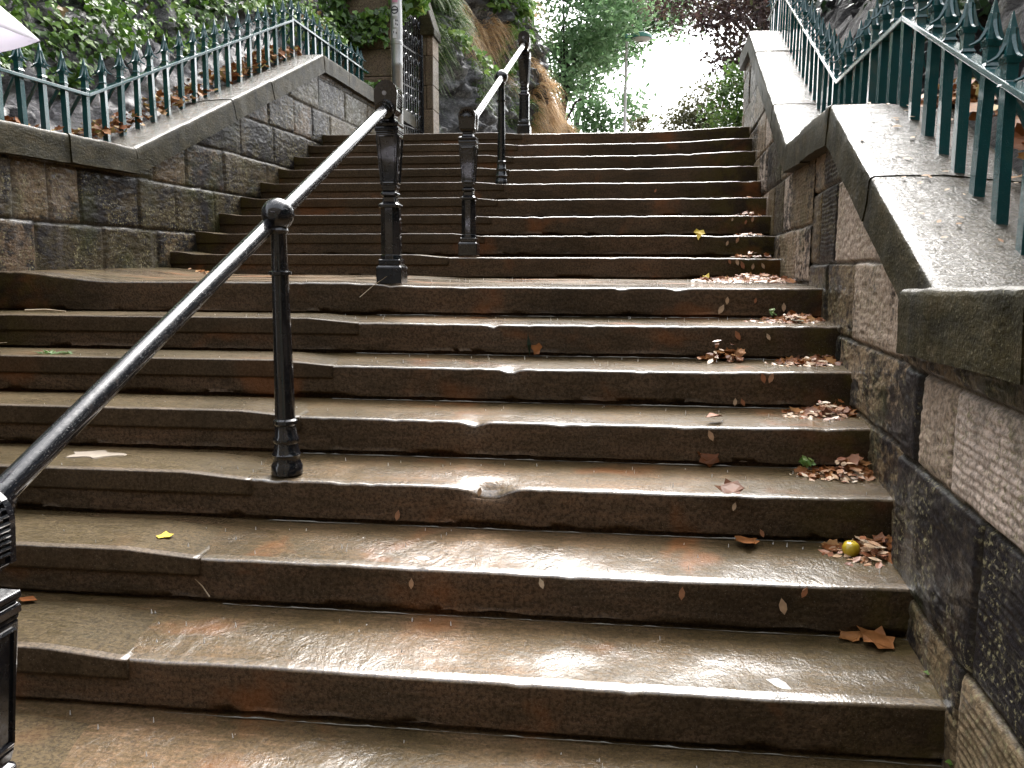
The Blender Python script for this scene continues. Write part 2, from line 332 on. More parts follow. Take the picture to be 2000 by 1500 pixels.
# ------------------------------------------------------------ steps
def step_mesh(name, par, x0, x1, ynose, ztop, zbot, depth, mats, seed, zfun=None, rad=.011, slope=.014, chips=(), yfun=None, nx=None, foot=True, rough=1.0, xlf=None, xrf=None):
    """one stone: worn tread, rounded nosing, riser with a dark ragged foot; x runs across, the profile runs from the back of the tread down the riser"""
    nx = nx or max(30, int((x1-x0)/.028))
    u = np.linspace(0, 1, nx+1)
    prof = [(depth, slope, 0)]                             # dy behind nose, dz, kind 0 tread
    for a in (.85, .66, .5, .36, .25, .16, .1, .06): prof.append((depth*a, slope*a, 0))
    for k in range(6):
        a = math.pi/2*k/5; prof.append((rad-rad*math.sin(a), -rad+rad*math.cos(a), 0))
    hh = ztop-zbot
    for a in (.3, .45, .6, .75, .88): prof.append((0, -hh*a, 1))
    if foot: prof += [(0, -hh+.012, 2), (.02, -hh+.010, 2), (.022, -hh-.01, 2)]
    else: prof += [(0, -hh, 1), (.03, -hh, 1)]
    P = len(prof); V = np.zeros((P, nx+1, 3)); kinds = [p[2] for p in prof]
    for i, (dy, dz, kd) in enumerate(prof):
        y = np.full(nx+1, ynose+dy); z = np.full(nx+1, ztop+dz)
        xl = x0 if xlf is None else xlf(ynose+dy); xr = x1 if xrf is None else xrf(ynose+dy)
        x = xl+(xr-xl)*u
        z0 = zfun(x) if zfun else 0*x
        w = fbm(x*1.1, 3.1*seed, seed=seed)*.0022+np.minimum(0, fbm(x*16, 1.3*seed, seed=seed+21)+.22)*.016+np.minimum(0, fbm(x*45, 1.9*seed, seed=seed+23)+.2)*.006+fbm(x*9, 2.2*seed, seed=seed+5)*.0018
        wy = fbm(x*1.0, 1.7*seed, seed=seed+9)*.0035+fbm(x*11, 4.2*seed, seed=seed+3)*.0025
        if kd == 0:
            fall = math.exp(-dy/.12)
            z += z0+rough*(w*fall+fbm(x*5, (ynose+dy)*5, seed=seed)*.0025)
            y += rough*wy*fall
            for cx, cw, cdp in chips:
                g = np.exp(-((x-cx)/cw)**2); z -= g*cdp*max(0, 1-dy/.1); y += g*cdp*.9*max(0, 1-dy/.1)
        elif kd == 1:
            q = max(0., 1+dz/hh*1.2)
            z += z0*q; y += rough*(wy*.8+fbm(x*7, (ztop+dz)*14, seed=seed+2)*.0035)
            for cx, cw, cdp in chips: y += np.exp(-((x-cx)/cw)**2)*cdp*.6*max(0, 1+dz/hh*1.6)
        else:
            y += rough*wy*.5; z += np.abs(fbm(x*6, .5, seed=seed+11))*.02*(1 if dz > -hh+.011 or dy < .021 else 0)+fbm(x*25, .5, seed=seed+12)*.004
        if yfun is not None: y = y+yfun(x)
        V[i, :, 0] = x; V[i, :, 1] = y; V[i, :, 2] = z
    vs = V.reshape(-1, 3); fs = []; mi = []
    for i in range(P-1):
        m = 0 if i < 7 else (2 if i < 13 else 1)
        for c in range(nx): fs.append((i*(nx+1)+c, (i+1)*(nx+1)+c, (i+1)*(nx+1)+c+1, i*(nx+1)+c+1)); mi.append(m)
    b = len(vs)                                            # plain end cheeks and back so the stone is solid
    L = [i*(nx+1) for i in range(P)]; Rr = [i*(nx+1)+nx for i in range(P)]
    bl = (V[0, 0, 0], V[0, 0, 1], zbot-.01); br = (V[0, nx, 0], V[0, nx, 1], zbot-.01)
    vs = np.vstack([vs, [bl, br]])
    fs.append(tuple([b]+L[::-1])); fs.append(tuple([b+1]+Rr)); mi += [1, 1]
    return link(name, vs, [list(f) for f in fs], mats, par, True, mi=mi)

stairs = tag(empty('stone_staircase', (-1, 4.2, 0)), 'wide wet brown stone staircase climbing in two flights with a half landing', 'staircase')
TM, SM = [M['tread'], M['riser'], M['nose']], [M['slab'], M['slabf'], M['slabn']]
CH = {4: [(-.41, .07, .05)], 2: [(-.42, .03, .02)], 3: [(-.52, .035, .022)], 1: [(-.55, .02, .015)], 0: [(.05, .02, .012), (.32, .03, .012)], 6: [(.9, .05, .01)], 5: [(-.1, .04, .008)]}
joint_lo = {1: -1.188, 2: -1.194, 3: -1.21, 4: -1.257, 5: -1.271, 6: -1.302, 7: -1.3, 8: -1.3, 9: -1.3, 10: -1.3, 11: -1.3, 12: -1.3}
for j in range(1, 13):
    yn, zt = yN(j), -RISE*j
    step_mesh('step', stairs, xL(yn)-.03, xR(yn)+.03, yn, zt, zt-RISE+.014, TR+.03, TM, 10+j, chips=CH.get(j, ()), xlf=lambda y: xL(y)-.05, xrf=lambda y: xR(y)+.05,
              zfun=lambda x: sst(.4, 1.0, x)*.006-np.exp(-((x+.2)/.9)**2)*.003)
    xj = joint_lo[j]
    o = step_mesh('repair_slab', stairs.children[-1], xL(yn), xj, yn-.006, zt+.019, zt-.058, .288, SM, 40+j, foot=False, rad=.006, rough=.22, slope=.006,
                  zfun=lambda x, a=xj: -np.clip((x-a+.25)/.24, 0, 1)*.02, xlf=lambda y: xL(y)-.02, xrf=lambda y, a=xj: a)
# landing
def zl_left(x): return sst(-2.6, -3.3, x)*.05
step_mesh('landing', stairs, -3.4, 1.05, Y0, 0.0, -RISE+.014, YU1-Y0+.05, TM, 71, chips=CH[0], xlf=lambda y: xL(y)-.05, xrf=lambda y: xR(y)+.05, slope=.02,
          zfun=lambda x: .02*sst(-.9, -1.5, x)+zl_left(x), nx=160)
for k in range(1, 10):
    yn, zt = yU(k), RISE*k+.004
    dpt = TU+.03 if k < 9 else 2.2
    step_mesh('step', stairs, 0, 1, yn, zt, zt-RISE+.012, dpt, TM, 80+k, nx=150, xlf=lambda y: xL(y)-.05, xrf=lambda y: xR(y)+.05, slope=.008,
              zfun=lambda x, q=k: sst(.2, 1.2, x)*(.004*q-.012)+(.012 if q > 6 else 0)*sst(.6, 1.3, x))
    xj = -1.15 if k == 1 else -.95
    step_mesh('repair_slab', stairs.children[-1], 0, 1, yn-.006, zt+.019, zt-.055, .3, SM, 120+k, nx=80, foot=False, rad=.006, rough=.22, slope=.004,
              zfun=lambda x, a=xj: -np.clip((x-a+.25)/.24, 0, 1)*.021+.02*sst(-3.0, -3.2, x), xlf=lambda y: xL(y)-.02, xrf=lambda y, a=xj: a)

# ------------------------------------------------------------ coping lines and walls
KL = [(-2.0, -.14-.72*2), (1.0, -.5), (2.35, .12), (3.95, .875), (5.406, .885), (8.727, 2.284), (12.6, 2.23)]
KR = [(-1.2, .10), (.6, .10), (2.26, .045), (3.927, .811), (5.417, .857), (8.592, 2.348), (9.7, 2.40)]
KL[0] = (-2.0, -.5); KL[1] = (1.0, -.5)
def top_of(K): ys = [p[0] for p in K]; zs = [p[1] for p in K]; return lambda y: np.interp(y, ys, zs)
topL, topR = top_of(KL), top_of(KR)
def ashlar(name, par, sgn, xline, y0, y1, z0, top, courses, dy, dz, seed, mat, tooled=.5, lens=(.45, 1.0), off=lambda y, z: 0*y, amp=1.0, spec={}, sootr=(-.06, .07)):
    ys = np.arange(y0, y1+dy/2, dy); zs = np.arange(z0, courses[-1], dz)
    Yg, Zg = np.meshgrid(ys, zs, indexing='ij')
    rng = np.random.default_rng(seed); C = np.array(courses)
    Yw = Yg+fbm(Yg*3, Zg*3, seed=seed)*.012; Zw = Zg+fbm(Yg*2.2, Zg*2.2, seed=seed+1)*.012
    ci = np.clip(np.searchsorted(C, Zw)-1, 0, len(C)-2)
    dh = np.minimum(Zw-C[ci], C[ci+1]-Zw); tint = np.zeros_like(Yg); dv = np.ones_like(Yg)*9; offs = np.zeros_like(Yg); tool = np.zeros_like(Yg); soot = np.zeros_like(Yg)
    for i in range(len(C)-1):
        b = [y0-rng.uniform(0, .8)]
        while b[-1] < y1+1: b.append(b[-1]+rng.uniform(*lens))
        b = np.array(b); m = ci == i; k = np.clip(np.searchsorted(b, Yw[m])-1, 0, len(b)-2)
        dv[m] = np.minimum(Yw[m]-b[k], b[k+1]-Yw[m])
        if i in spec:
            b = np.array([q[0] for q in spec[i]]+[99.]); k = np.clip(np.searchsorted(b, Yw[m])-1, 0, len(b)-2); dv[m] = np.minimum(np.abs(Yw[m]-b[k]), b[k+1]-Yw[m])
            pick = lambda n_: np.array([q[n_] for q in spec[i]]+[0.])[k]
            tint[m] = pick(1); soot[m] = pick(2); tool[m] = pick(3); offs[m] = rng.uniform(-.006, .008, len(b))[k]; continue
        soot[m] = rng.uniform(sootr[0], sootr[1], len(b))[k]
        tint[m] = rng.uniform(0, 1, len(b))[k]; offs[m] = rng.uniform(-.008, .01, len(b))[k]; tool[m] = (rng.uniform(0, 1, len(b)) < tooled)[k]
    d = np.minimum(np.abs(dh), np.abs(dv)); jn = 1-sst(.003, .013, d)
    depth = offs*.8-.011*jn-.003*(1-sst(0, .04, d))
    rid = np.sin(2*np.pi*(Zg+fbm(Yg*4, Zg*4, seed=seed+4)*.02)/.021)
    depth += amp*(fbm(Yg*7, Zg*11, seed=seed+2, o=5)*.004+fbm(Yg*22, Zg*60, seed=seed+3, o=4)*.0045*(1-tool*.5))+tool*.0018*rid*(1-jn)*sst(.008, .04, d)
    X = xline(Yg)+sgn*(depth+off(Yg, Zg))
    tp = top(Yg)-.10
    keep = Zg[:, :] <= tp+dz
    Zc = np.minimum(Zg, tp)
    V = np.stack([X, Yg, Zc], -1).reshape(-1, 3); nz = len(zs); idx = np.arange(len(ys)*nz).reshape(len(ys), nz)
    a, b2, c, d2 = idx[:-1, :-1], idx[1:, :-1], idx[1:, 1:], idx[:-1, 1:]
    ok = keep[:-1, :-1] | keep[1:, :-1]
    F = np.stack([a, b2, c, d2] if sgn > 0 else [a, d2, c, b2], -1)[ok]
    used = np.unique(F); rm = np.full(len(V), -1); rm[used] = np.arange(len(used))
    o = link(name, V[used], rm[F], mat, par, True, attrs={'tint': tint.reshape(-1)[used], 'joint': jn.reshape(-1)[used], 'soot': soot.reshape(-1)[used]})
    return o
def core(name, par, sgn, xline, K, z0, mat, back=.34):                    # the body of the wall behind its face
    mb = MB()
    for (ya, za), (yb, zb) in zip(K[:-1], K[1:]):
        p = []
        for y, z in ((ya, za), (yb, zb)):
            for dx in (-.04, -back):
                for zz in (z0, z-.14): p.append((xline(y)+sgn*dx, y, zz))
        mb.add(p, [[0,1,5,4],[2,6,7,3],[1,3,7,5],[0,4,6,2],[0,2,3,1],[4,5,7,6]])
    return mb.build(name, mat, par)
def coping(par, K, sgn, xline, front, width, thick, seed, slen=.75, first=0):
    rng = np.random.default_rng(seed); P = [Vector((0, y, z)) for y, z in K]
    segd = [(P[i+1]-P[i]).normalized() for i in range(len(P)-1)]; nrm = [Vector((0, -d.z, d.y)) for d in segd]
    def bis(i):
        if i == 0: return nrm[0]
        if i == len(P)-1: return nrm[-1]
        b = (nrm[i-1]+nrm[i]).normalized(); return b/b.dot(nrm[i])
    for i in range(first, len(P)-1):
        L = (P[i+1]-P[i]).length; n = max(1, round(L/slen)); cuts = [0]+[(q+rng.uniform(-.12, .12))/n for q in range(1, n)]+[1]
        for q in range(n):
            gap = .0035/L; ta, tb = cuts[q]+(gap if q or i > first else 0), cuts[q+1]-gap
            na = bis(i) if q == 0 else nrm[i]; nb = bis(i+1) if q == n-1 else nrm[i]
            N = max(8, int(L*(tb-ta)/.03)); dzz = rng.uniform(-.004, .004); dxx = rng.uniform(-.005, .005)
            prof = [(-width*.98, -thick), (-width*.5, -thick), (.0, -thick), (0, -thick*.8), (0, -thick*.55), (0, -thick*.3), (0, -.02), (-.004, -.007), (-.014, 0), (-.05, .001)]
            prof += [(-.05-(width-.06)*a/9, .001-.05*max(0., a/9-.42)) for a in range(1, 10)]+[(-width, -.0295)]
            rows = []
            for s in range(N+1):
                t = ta+(tb-ta)*s/N; c = P[i].lerp(P[i+1], t); n_ = na.lerp(nb, s/N) if n > 1 or True else nrm[i]
                y0_ = c.y; row = []
                for (px, pz) in prof:
                    pos = c+n_*(pz+dzz)
                    row.append((xline(pos.y)+sgn*(front+px+dxx), pos.y, pos.z))
                rows.append(row)
            A = np.array(rows); m = len(prof)
            nz = fbm(A[..., 1]*9, A[..., 2]*9, A[..., 0]*9, seed=seed+i)*.006+fbm(A[..., 1]*30, A[..., 2]*30, A[..., 0]*30, seed=seed+7)*.003
            A[..., 0] += sgn*nz; A[..., 2] += nz*.7
            vs = A.reshape(-1, 3); fs = []; mi = []
            for s in range(N):
                for k in range(m):
                    k2 = (k+1) % m; f = [s*m+k, s*m+k2, (s+1)*m+k2, (s+1)*m+k]
                    fs.append(f if sgn > 0 else f[::-1]); mi.append(1 if 7 <= k <= m-3 else 0)
            fs += [list(range(m))[::sgn*-1], [N*m+k for k in range(m)][::sgn]]; mi += [0, 0]
            link('coping_stone', vs, fs, [M['copeface'], M['copetop']], par, True, mi=mi).modifiers.new('es', 'EDGE_SPLIT').split_angle = math.radians(40)
wl = tag(empty('retaining_wall', (xL(5), 5, 0)), 'left sandstone retaining wall with mossy coping that rises beside the upper flight', 'wall')
ashlar('wall_face', wl, 1, xL, 2.2, 12.6, -1.0, topL, [-1.0, -.66, -.32, 0.0, .355, .70, 1.04, 1.38, 1.72, 2.06, 2.4], .016, .010, 3, M['wallL'], tooled=.1, lens=(.4, .85), amp=1.0, sootr=(-.04, .12), spec={4: [(-9, .5, .07, 0), (4.35, .85, -.01, 0), (4.62, .9, .0, 0), (4.9, .4, .09, 0), (5.5, .3, .02, 0), (5.95, .2, .02, 0), (6.5, .3, .02, 0), (7.0, .4, .02, 0)]})
core('wall_core', wl, 1, xL, KL[1:], -2.3, M['wallL'])
coping(wl, KL, 1, xL, .06, .44, .17, 21, slen=.72, first=2)
wr = tag(empty('retaining_wall', (xR(4), 4, 0)), 'right sandstone retaining wall with black stains and zigzag coping above the leaf piles', 'wall')
pier_off = lambda y, z: .03*sst(2.62, 2.58, y)
ashlar('wall_face', wr, -1, xR, .35, 4.6, -1.9, topR, [-1.9, -1.55, -1.2, -.83, -.46, -.19, .12, .48, .84, 1.2], .010, .0048, 11, M['wallR'], tooled=.3, lens=(.35, .8), off=pier_off, spec={
    1: [(-9, .45, -.1, 1), (2.2, .3, .05, 0)], 2: [(-9, .5, -.12, 1), (1.93, .35, .03, 0), (2.75, .2, .08, 0)], 3: [(-9, .05, .2, 1), (1.9, .1, .1, 0), (2.62, .4, .03, 0), (3.3, .25, .06, 0)],
    4: [(-9, .98, -.3, 1), (2.12, .85, -.01, 0), (2.42, .1, .2, 0), (2.58, .6, .05, 0), (3.72, .1, .12, 0), (3.95, .3, .05, 0)],
    5: [(-9, .3, .05, 0), (2.6, .85, -.02, 0), (3.5, .4, .02, 0), (4.1, .2, .06, 0)], 6: [(-9, .9, -.06, 0), (3.95, .15, .1, 1), (4.35, .3, .05, 0)], 7: [(-9, .6, .0, 0), (3.5, .2, .09, 1), (4.3, .7, -.02, 0)]})
ashlar('wall_face', wr, -1, xR, 4.6, 9.7, -.3, topR, [-.3, .02, .33, .7, 1.05, 1.4, 1.75, 2.1, 2.5], .014, .008, 12, M['wallR'], tooled=.7, lens=(.4, .9))
core('wall_core', wr, -1, xR, KR, -2.3, M['wallR'])
coping(wr, KR[2:], -1, xR, .06, .52, .17, 22, slen=.8)
coping(wr, [(-1.2, .16), (.6, .102), (2.49, .04)], -1, xR, .085, .62, .18, 23, slen=.9)

# ------------------------------------------------------------ ground, path, hillsides
def grid_obj(name, X, Y, Z, mat, flip=False, smooth=True, par=None):
    n, m = X.shape; idx = np.arange(n*m).reshape(n, m); F = np.stack([idx[:-1, :-1], idx[1:, :-1], idx[1:, 1:], idx[:-1, 1:]], -1).reshape(-1, 4)
    if flip: F = F[:, ::-1]
    return link(name, np.stack([X, Y, Z], -1).reshape(-1, 3), F, mat, par, smooth)
g = MB(); g.add([(-400, -400, -2.25), (400, -400, -2.25), (400, 400, -2.25), (-400, 400, -2.25)], [[0, 1, 2, 3]]); tag(g.build('ground', M['path']), kind='structure')
yy, xx = np.meshgrid(np.linspace(10.7, 34, 80), np.linspace(-3.2, 3.4, 30), indexing='ij')
tag(grid_obj('path', xx, yy, 1.468+fbm(xx*.8, yy*.8, seed=4)*.01-np.maximum(0, yy-24)**2*.02, M['path']), kind='structure')
def hill(name, sgn, xline, top, y0, y1, wid, mat, seed, out=6.0, ny=430, ns=190):
    ys = np.linspace(y0, y1, ny); s = np.linspace(0, 1, ns)**1.5
    Yg, Sg = np.meshgrid(ys, s, indexing='ij'); d = Sg*out
    base = top(Yg)-.03
    h = np.where(d < .16, -.14+d*1.025, .024+(np.minimum(d, 1.5)-.16)*1.75+np.maximum(d-1.5, 0)*.55)
    am = sst(.1, .5, d); nz = fbm(Yg*1.1+Sg*2, Sg*7, seed=seed, o=5)
    st = np.abs(fbm(Yg*1.6-d*1.3, d*3.2+Yg*.9, seed=seed+3, o=6)); fn = fbm(Yg*9, d*14, seed=seed+6, o=4)
    q = (d*3.0-Yg*1.5)+fbm(Yg*2, d*2, seed=seed+9, o=4)*1.3; q2 = (d*1.2+Yg*1.9)+fbm(Yg*1.7, d*1.7, seed=seed+12, o=4)*1.5
    led = ((q*1.7) % 1)**2*.13+((q2*1.1) % 1)**3*.12
    X = xline(Yg)-sgn*(wid+d+am*(nz*.25-st*.25+fn*.05+led)); Z = base+h+am*(nz*.2+st*.25+fn*.06-led*.3)
    def f(y, dd):
        i = np.clip(np.round((np.asarray(y)-y0)/(y1-y0)*(ny-1)).astype(int), 0, ny-1); k = np.clip(np.round((np.clip(dd, 0, out)/out)**(1/1.5)*(ns-1)).astype(int), 0, ns-1)
        return X[i, k], Z[i, k]
    return grid_obj(name, X, Yg, Z, mat, flip=sgn > 0), f
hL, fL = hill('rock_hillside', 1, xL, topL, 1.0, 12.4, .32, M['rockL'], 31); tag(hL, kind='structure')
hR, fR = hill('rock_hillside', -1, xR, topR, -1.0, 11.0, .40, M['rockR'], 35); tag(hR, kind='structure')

# ------------------------------------------------------------ leaves
SH = {'kite': np.array([(0, -.5, 0), (.32, -.02, .06), (0, .5, 0), (-.32, -.02, .06)]),
      'oval': np.array([(0, -.5, 0), (.2, -.2, .03), (.22, .12, .04), (0, .5, 0), (-.22, .12, .04), (-.2, -.2, .03)]),
      'ivy': np.array([(0, -.42, 0), (.3, -.5, .04), (.5, -.12, .08), (.24, .02, .03), (0, .55, -.02), (-.24, .02, .03), (-.5, -.12, .08), (-.3, -.5, .04)]),
      'maple': np.array([(0, -.55, 0), (.16, -.42, .03), (.42, -.34, .1), (.36, -.12, .05), (.5, .12, .12), (.27, .2, .03), (.16, .34, .03), (0, .6, .08), (-.18, .32, .03), (-.3, .22, .03), (-.47, .1, .1), (-.33, -.1, .05), (-.44, -.3, .08), (-.16, -.4, .03)]),
      'blade': np.array([(0, -.5, 0), (.09, 0, .02), (0, .5, 0), (-.09, 0, .02)])}
def leaves(name, pos, nrm, size, mat, shape='kite', spread=.6, rng=RNG, tint=None, par=None, point=None, fold=None):
    """many small leaf faces in one mesh; nrm is the mean facing of each leaf"""
    pos = np.asarray(pos, float); n = len(pos); nr = np.broadcast_to(np.asarray(nrm, float), (n, 3))+rng.normal(0, spread, (n, 3))
    nr /= np.linalg.norm(nr, axis=1)[:, None]
    tv = rng.normal(0, 1, (n, 3)) if point is None else np.broadcast_to(np.asarray(point, float), (n, 3))+rng.normal(0, .45, (n, 3))
    tv -= nr*(tv*nr).sum(1)[:, None]; tv /= np.linalg.norm(tv, axis=1)[:, None]+1e-9; bv = np.cross(nr, tv)
    sz = np.asarray(size) if np.ndim(size) else size*rng.uniform(.6, 1.35, n)
    sh = SH[shape]; k = len(sh); fl = rng.uniform(.3, 2.0, n) if fold is None else np.full(n, fold)
    V = pos[:, None, :]+sz[:, None, None]*(sh[None, :, 0:1]*bv[:, None, :]+sh[None, :, 1:2]*tv[:, None, :]+(sh[None, :, 2:3]*fl[:, None, None])*nr[:, None, :])
    tt = rng.uniform(0, 1, n) if tint is None else np.clip(tint, 0, 1)
    if shape in ('kite', 'oval', 'blade'):                  # fold along the midrib
        F = []
        half1 = list(range(0, k//2+1)); half2 = [0]+list(range(k//2, k))
        base = np.arange(n)*k
        F = [list(b+np.array(half1)) for b in base]+[list(b+np.array(half2)) for b in base]
        F = [[int(i) for i in f] for f in F]
    else: F = (np.arange(n*k).reshape(n, k))
    return link(name, V.reshape(-1, 3), F, mat, par, False, attrs={'tint': np.repeat(tt, k)})
# ivy over the left hillside
def ivy_on(name, f, n, y0, y1, dmin, dmax, sgn, mat, seed, size, label, low=.45, bulge=.3, hang=.25):
    r = np.random.default_rng(seed); y = r.uniform(y0, y1, n*3); d = r.uniform(dmin, dmax, n*3)
    den = fbm(y*.9, d*1.3, seed=seed, o=3)+.8; edge = low+fbm(y*.8, .3, seed=seed+2)*hang+fbm(y*2.6, .7, seed=seed+4)*hang*.5
    k = (d > edge) & (r.uniform(-.15, .6, n*3) < den); y, d = y[k][:n], d[k][:n]
    x, z = f(y, d); b = bulge*(.45+fbm(y*1.8, d*2.2, seed=seed+5))*r.uniform(.2, 1, len(y))
    x = x+sgn*b; z = z+b*.55+.05
    lum = .5+.5*fbm(y*1.3, d*1.3, seed=seed+8)+r.normal(0, .2, len(y))
    o = leaves(name, np.stack([x, y, z], -1), (sgn*.8, -.35, .55), size, mat, 'ivy', .5, r, lum, point=(sgn*.5, 0, -.8))
    return tag(o, label, 'ivy', kind='stuff')
ivy_on('ivy', fL, 30000, 3.3, 10.4, .24, 2.0, 1, M['ivy'], 51, .062, 'bright green ivy spilling over the grey rock behind the left fence', low=.40, bulge=.38)
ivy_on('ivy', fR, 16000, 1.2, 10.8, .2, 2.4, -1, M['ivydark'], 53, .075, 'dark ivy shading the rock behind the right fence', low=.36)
def litter(name, n, y0, y1, xf, zf, seed, size, label, mat='litter', w=(.0, .22), shape='maple', hump=.05, cat='leaf litter'):
    r = np.random.default_rng(seed); y = r.uniform(y0, y1, n); a = r.uniform(0, 1, n)
    keep = r.uniform(0, 1, n) < (.45+1.1*fbm(y*2.1, .3, seed=seed)); y, a = y[keep], a[keep]
    x = xf(y, w[0]+(w[1]-w[0])*a); z = zf(y)+.012+r.uniform(0, hump, len(y))
    return tag(leaves(name, np.stack([x, y, z], -1), (0, -.2, 1), size, M[mat], shape, .45, r), label, cat, kind='stuff')
litter('leaf_litter', 3400, 3.9, 8.9, lambda y, a: xL(y)-.34-a, topL, 61, .055, 'russet leaf litter along the foot of the left fence', w=(-.1, .27), hump=.08)
litter('leaf_litter', 2600, 1.6, 8.0, lambda y, a: xR(y)+.52+a, topR, 62, .085, 'orange and yellow leaf litter on the ledge behind the right fence', w=(-.1, .5), hump=.09)
rr = np.random.default_rng(63); yq = rr.uniform(2.45, 5.4, 110); aq = rr.uniform(.03, .5, 110)
tag(leaves('leaf_scatter', np.stack([xR(yq)-.06+aq, yq, topR(yq)+.008+aq*.012], -1), (0, -.4, 1), .03, M['paleleaf'], 'oval', .06, rr, rr.uniform(.5, 1, 110), fold=.3), 'tiny pale leaves stuck to the wet top of the right coping', 'fallen leaves', kind='stuff')

# ------------------------------------------------------------ green spiked fences
def bar_mesh(h_rail, h_top, seed, sgn):
    mb = MB(); w = .015
    mb.frust((0, 0, -.02), .036, (0, 0, h_top-.14), .034)
    mb.frust((0, 0, h_top-.15), .04, (0, 0, h_top-.13), .05); mb.frust((0, 0, h_top-.13), .05, (0, 0, h_top), .003)
    mb.frust((0, 0, h_rail+.035), .046, (0, 0, h_rail+.05), .03)
    for a in range(4):                                      # four curled barbs
        t = a*math.pi/2; dx, dy = math.cos(t), math.sin(t); pts = []; rs = []
        for q in range(7):
            s = q/6; rad = .006+.062*s**1.6; zz = h_top-.05-.125*s+.045*max(0, s-.6)**1.2*2
            pts.append((dx*rad, dy*rad, zz)); rs.append(.0105*(1-s*.75)+.0012)
        mb.tube(pts, rs, 5)
    mb.tube([(0, 0, h_rail+.045), (-sgn*.05, .01, h_rail-.005), (-sgn*.13, .02, h_rail-.11), (-sgn*.15, .02, h_rail-.17)], [.014, .013, .012, .003], 6)
    mb.tube([(-sgn*.125, .02, h_rail-.105), (-sgn*.16, .02, h_rail-.085)], [.006, .001], 5)
    me = bpy.data.meshes.new('bar'); me.from_pydata(mb.v, [], mb.f); me.materials.append(M['green']); return me
def fence(name, label, sgn, xline, K, y0, y1, pitch, inset, hr=.35, ht=.59):
    ym = (y0+y1)/2; top = top_of(K)
    root = tag(empty(name, (xline(ym)-sgn*inset, ym, float(top(ym)))), label, 'fence'); me = bar_mesh(hr, ht, 1, sgn)
    y = y0
    while y <= y1:
        o = bpy.data.objects.new('bar', me); COL.objects.link(o); o.location = (xline(y)-sgn*inset, y, float(top(y))-.002); o.rotation_euler = (random.uniform(-.02, .02), random.uniform(-.02, .02), random.uniform(-.1, .1))
        attach(o, root); y += pitch*random.uniform(.94, 1.06)
    pts = [(y0-.15, float(top(y0-.15)))]+[p for p in K if y0 < p[0] < y1]+[(y1+.1, float(top(y1+.1)))]
    mb = MB()
    for (ya, za), (yb, zb) in zip(pts[:-1], pts[1:]):
        v = []
        for y, z in ((ya, za), (yb, zb)):
            for dx in (-.026, .026):
                for dzz in (-.011, .011): v.append((xline(y)-sgn*inset+dx, y, z+hr+dzz))
        mb.add(v, [[0,1,3,2],[4,6,7,5],[0,4,5,1],[2,3,7,6],[1,5,7,3],[0,2,6,4]])
    mb.build('rail', M['green'], root, bevel=.003)
    return root
fence('spiked_fence', 'dark green spiked iron fence on the left coping in front of grey rock', 1, xL, KL, 3.3, 10.9, .193, .272)
fence('spiked_fence', 'dark green spiked iron fence zigzagging along the wet right coping', -1, xR, KR, 2.3, 9.6, .2, .246, hr=.355, ht=.60)

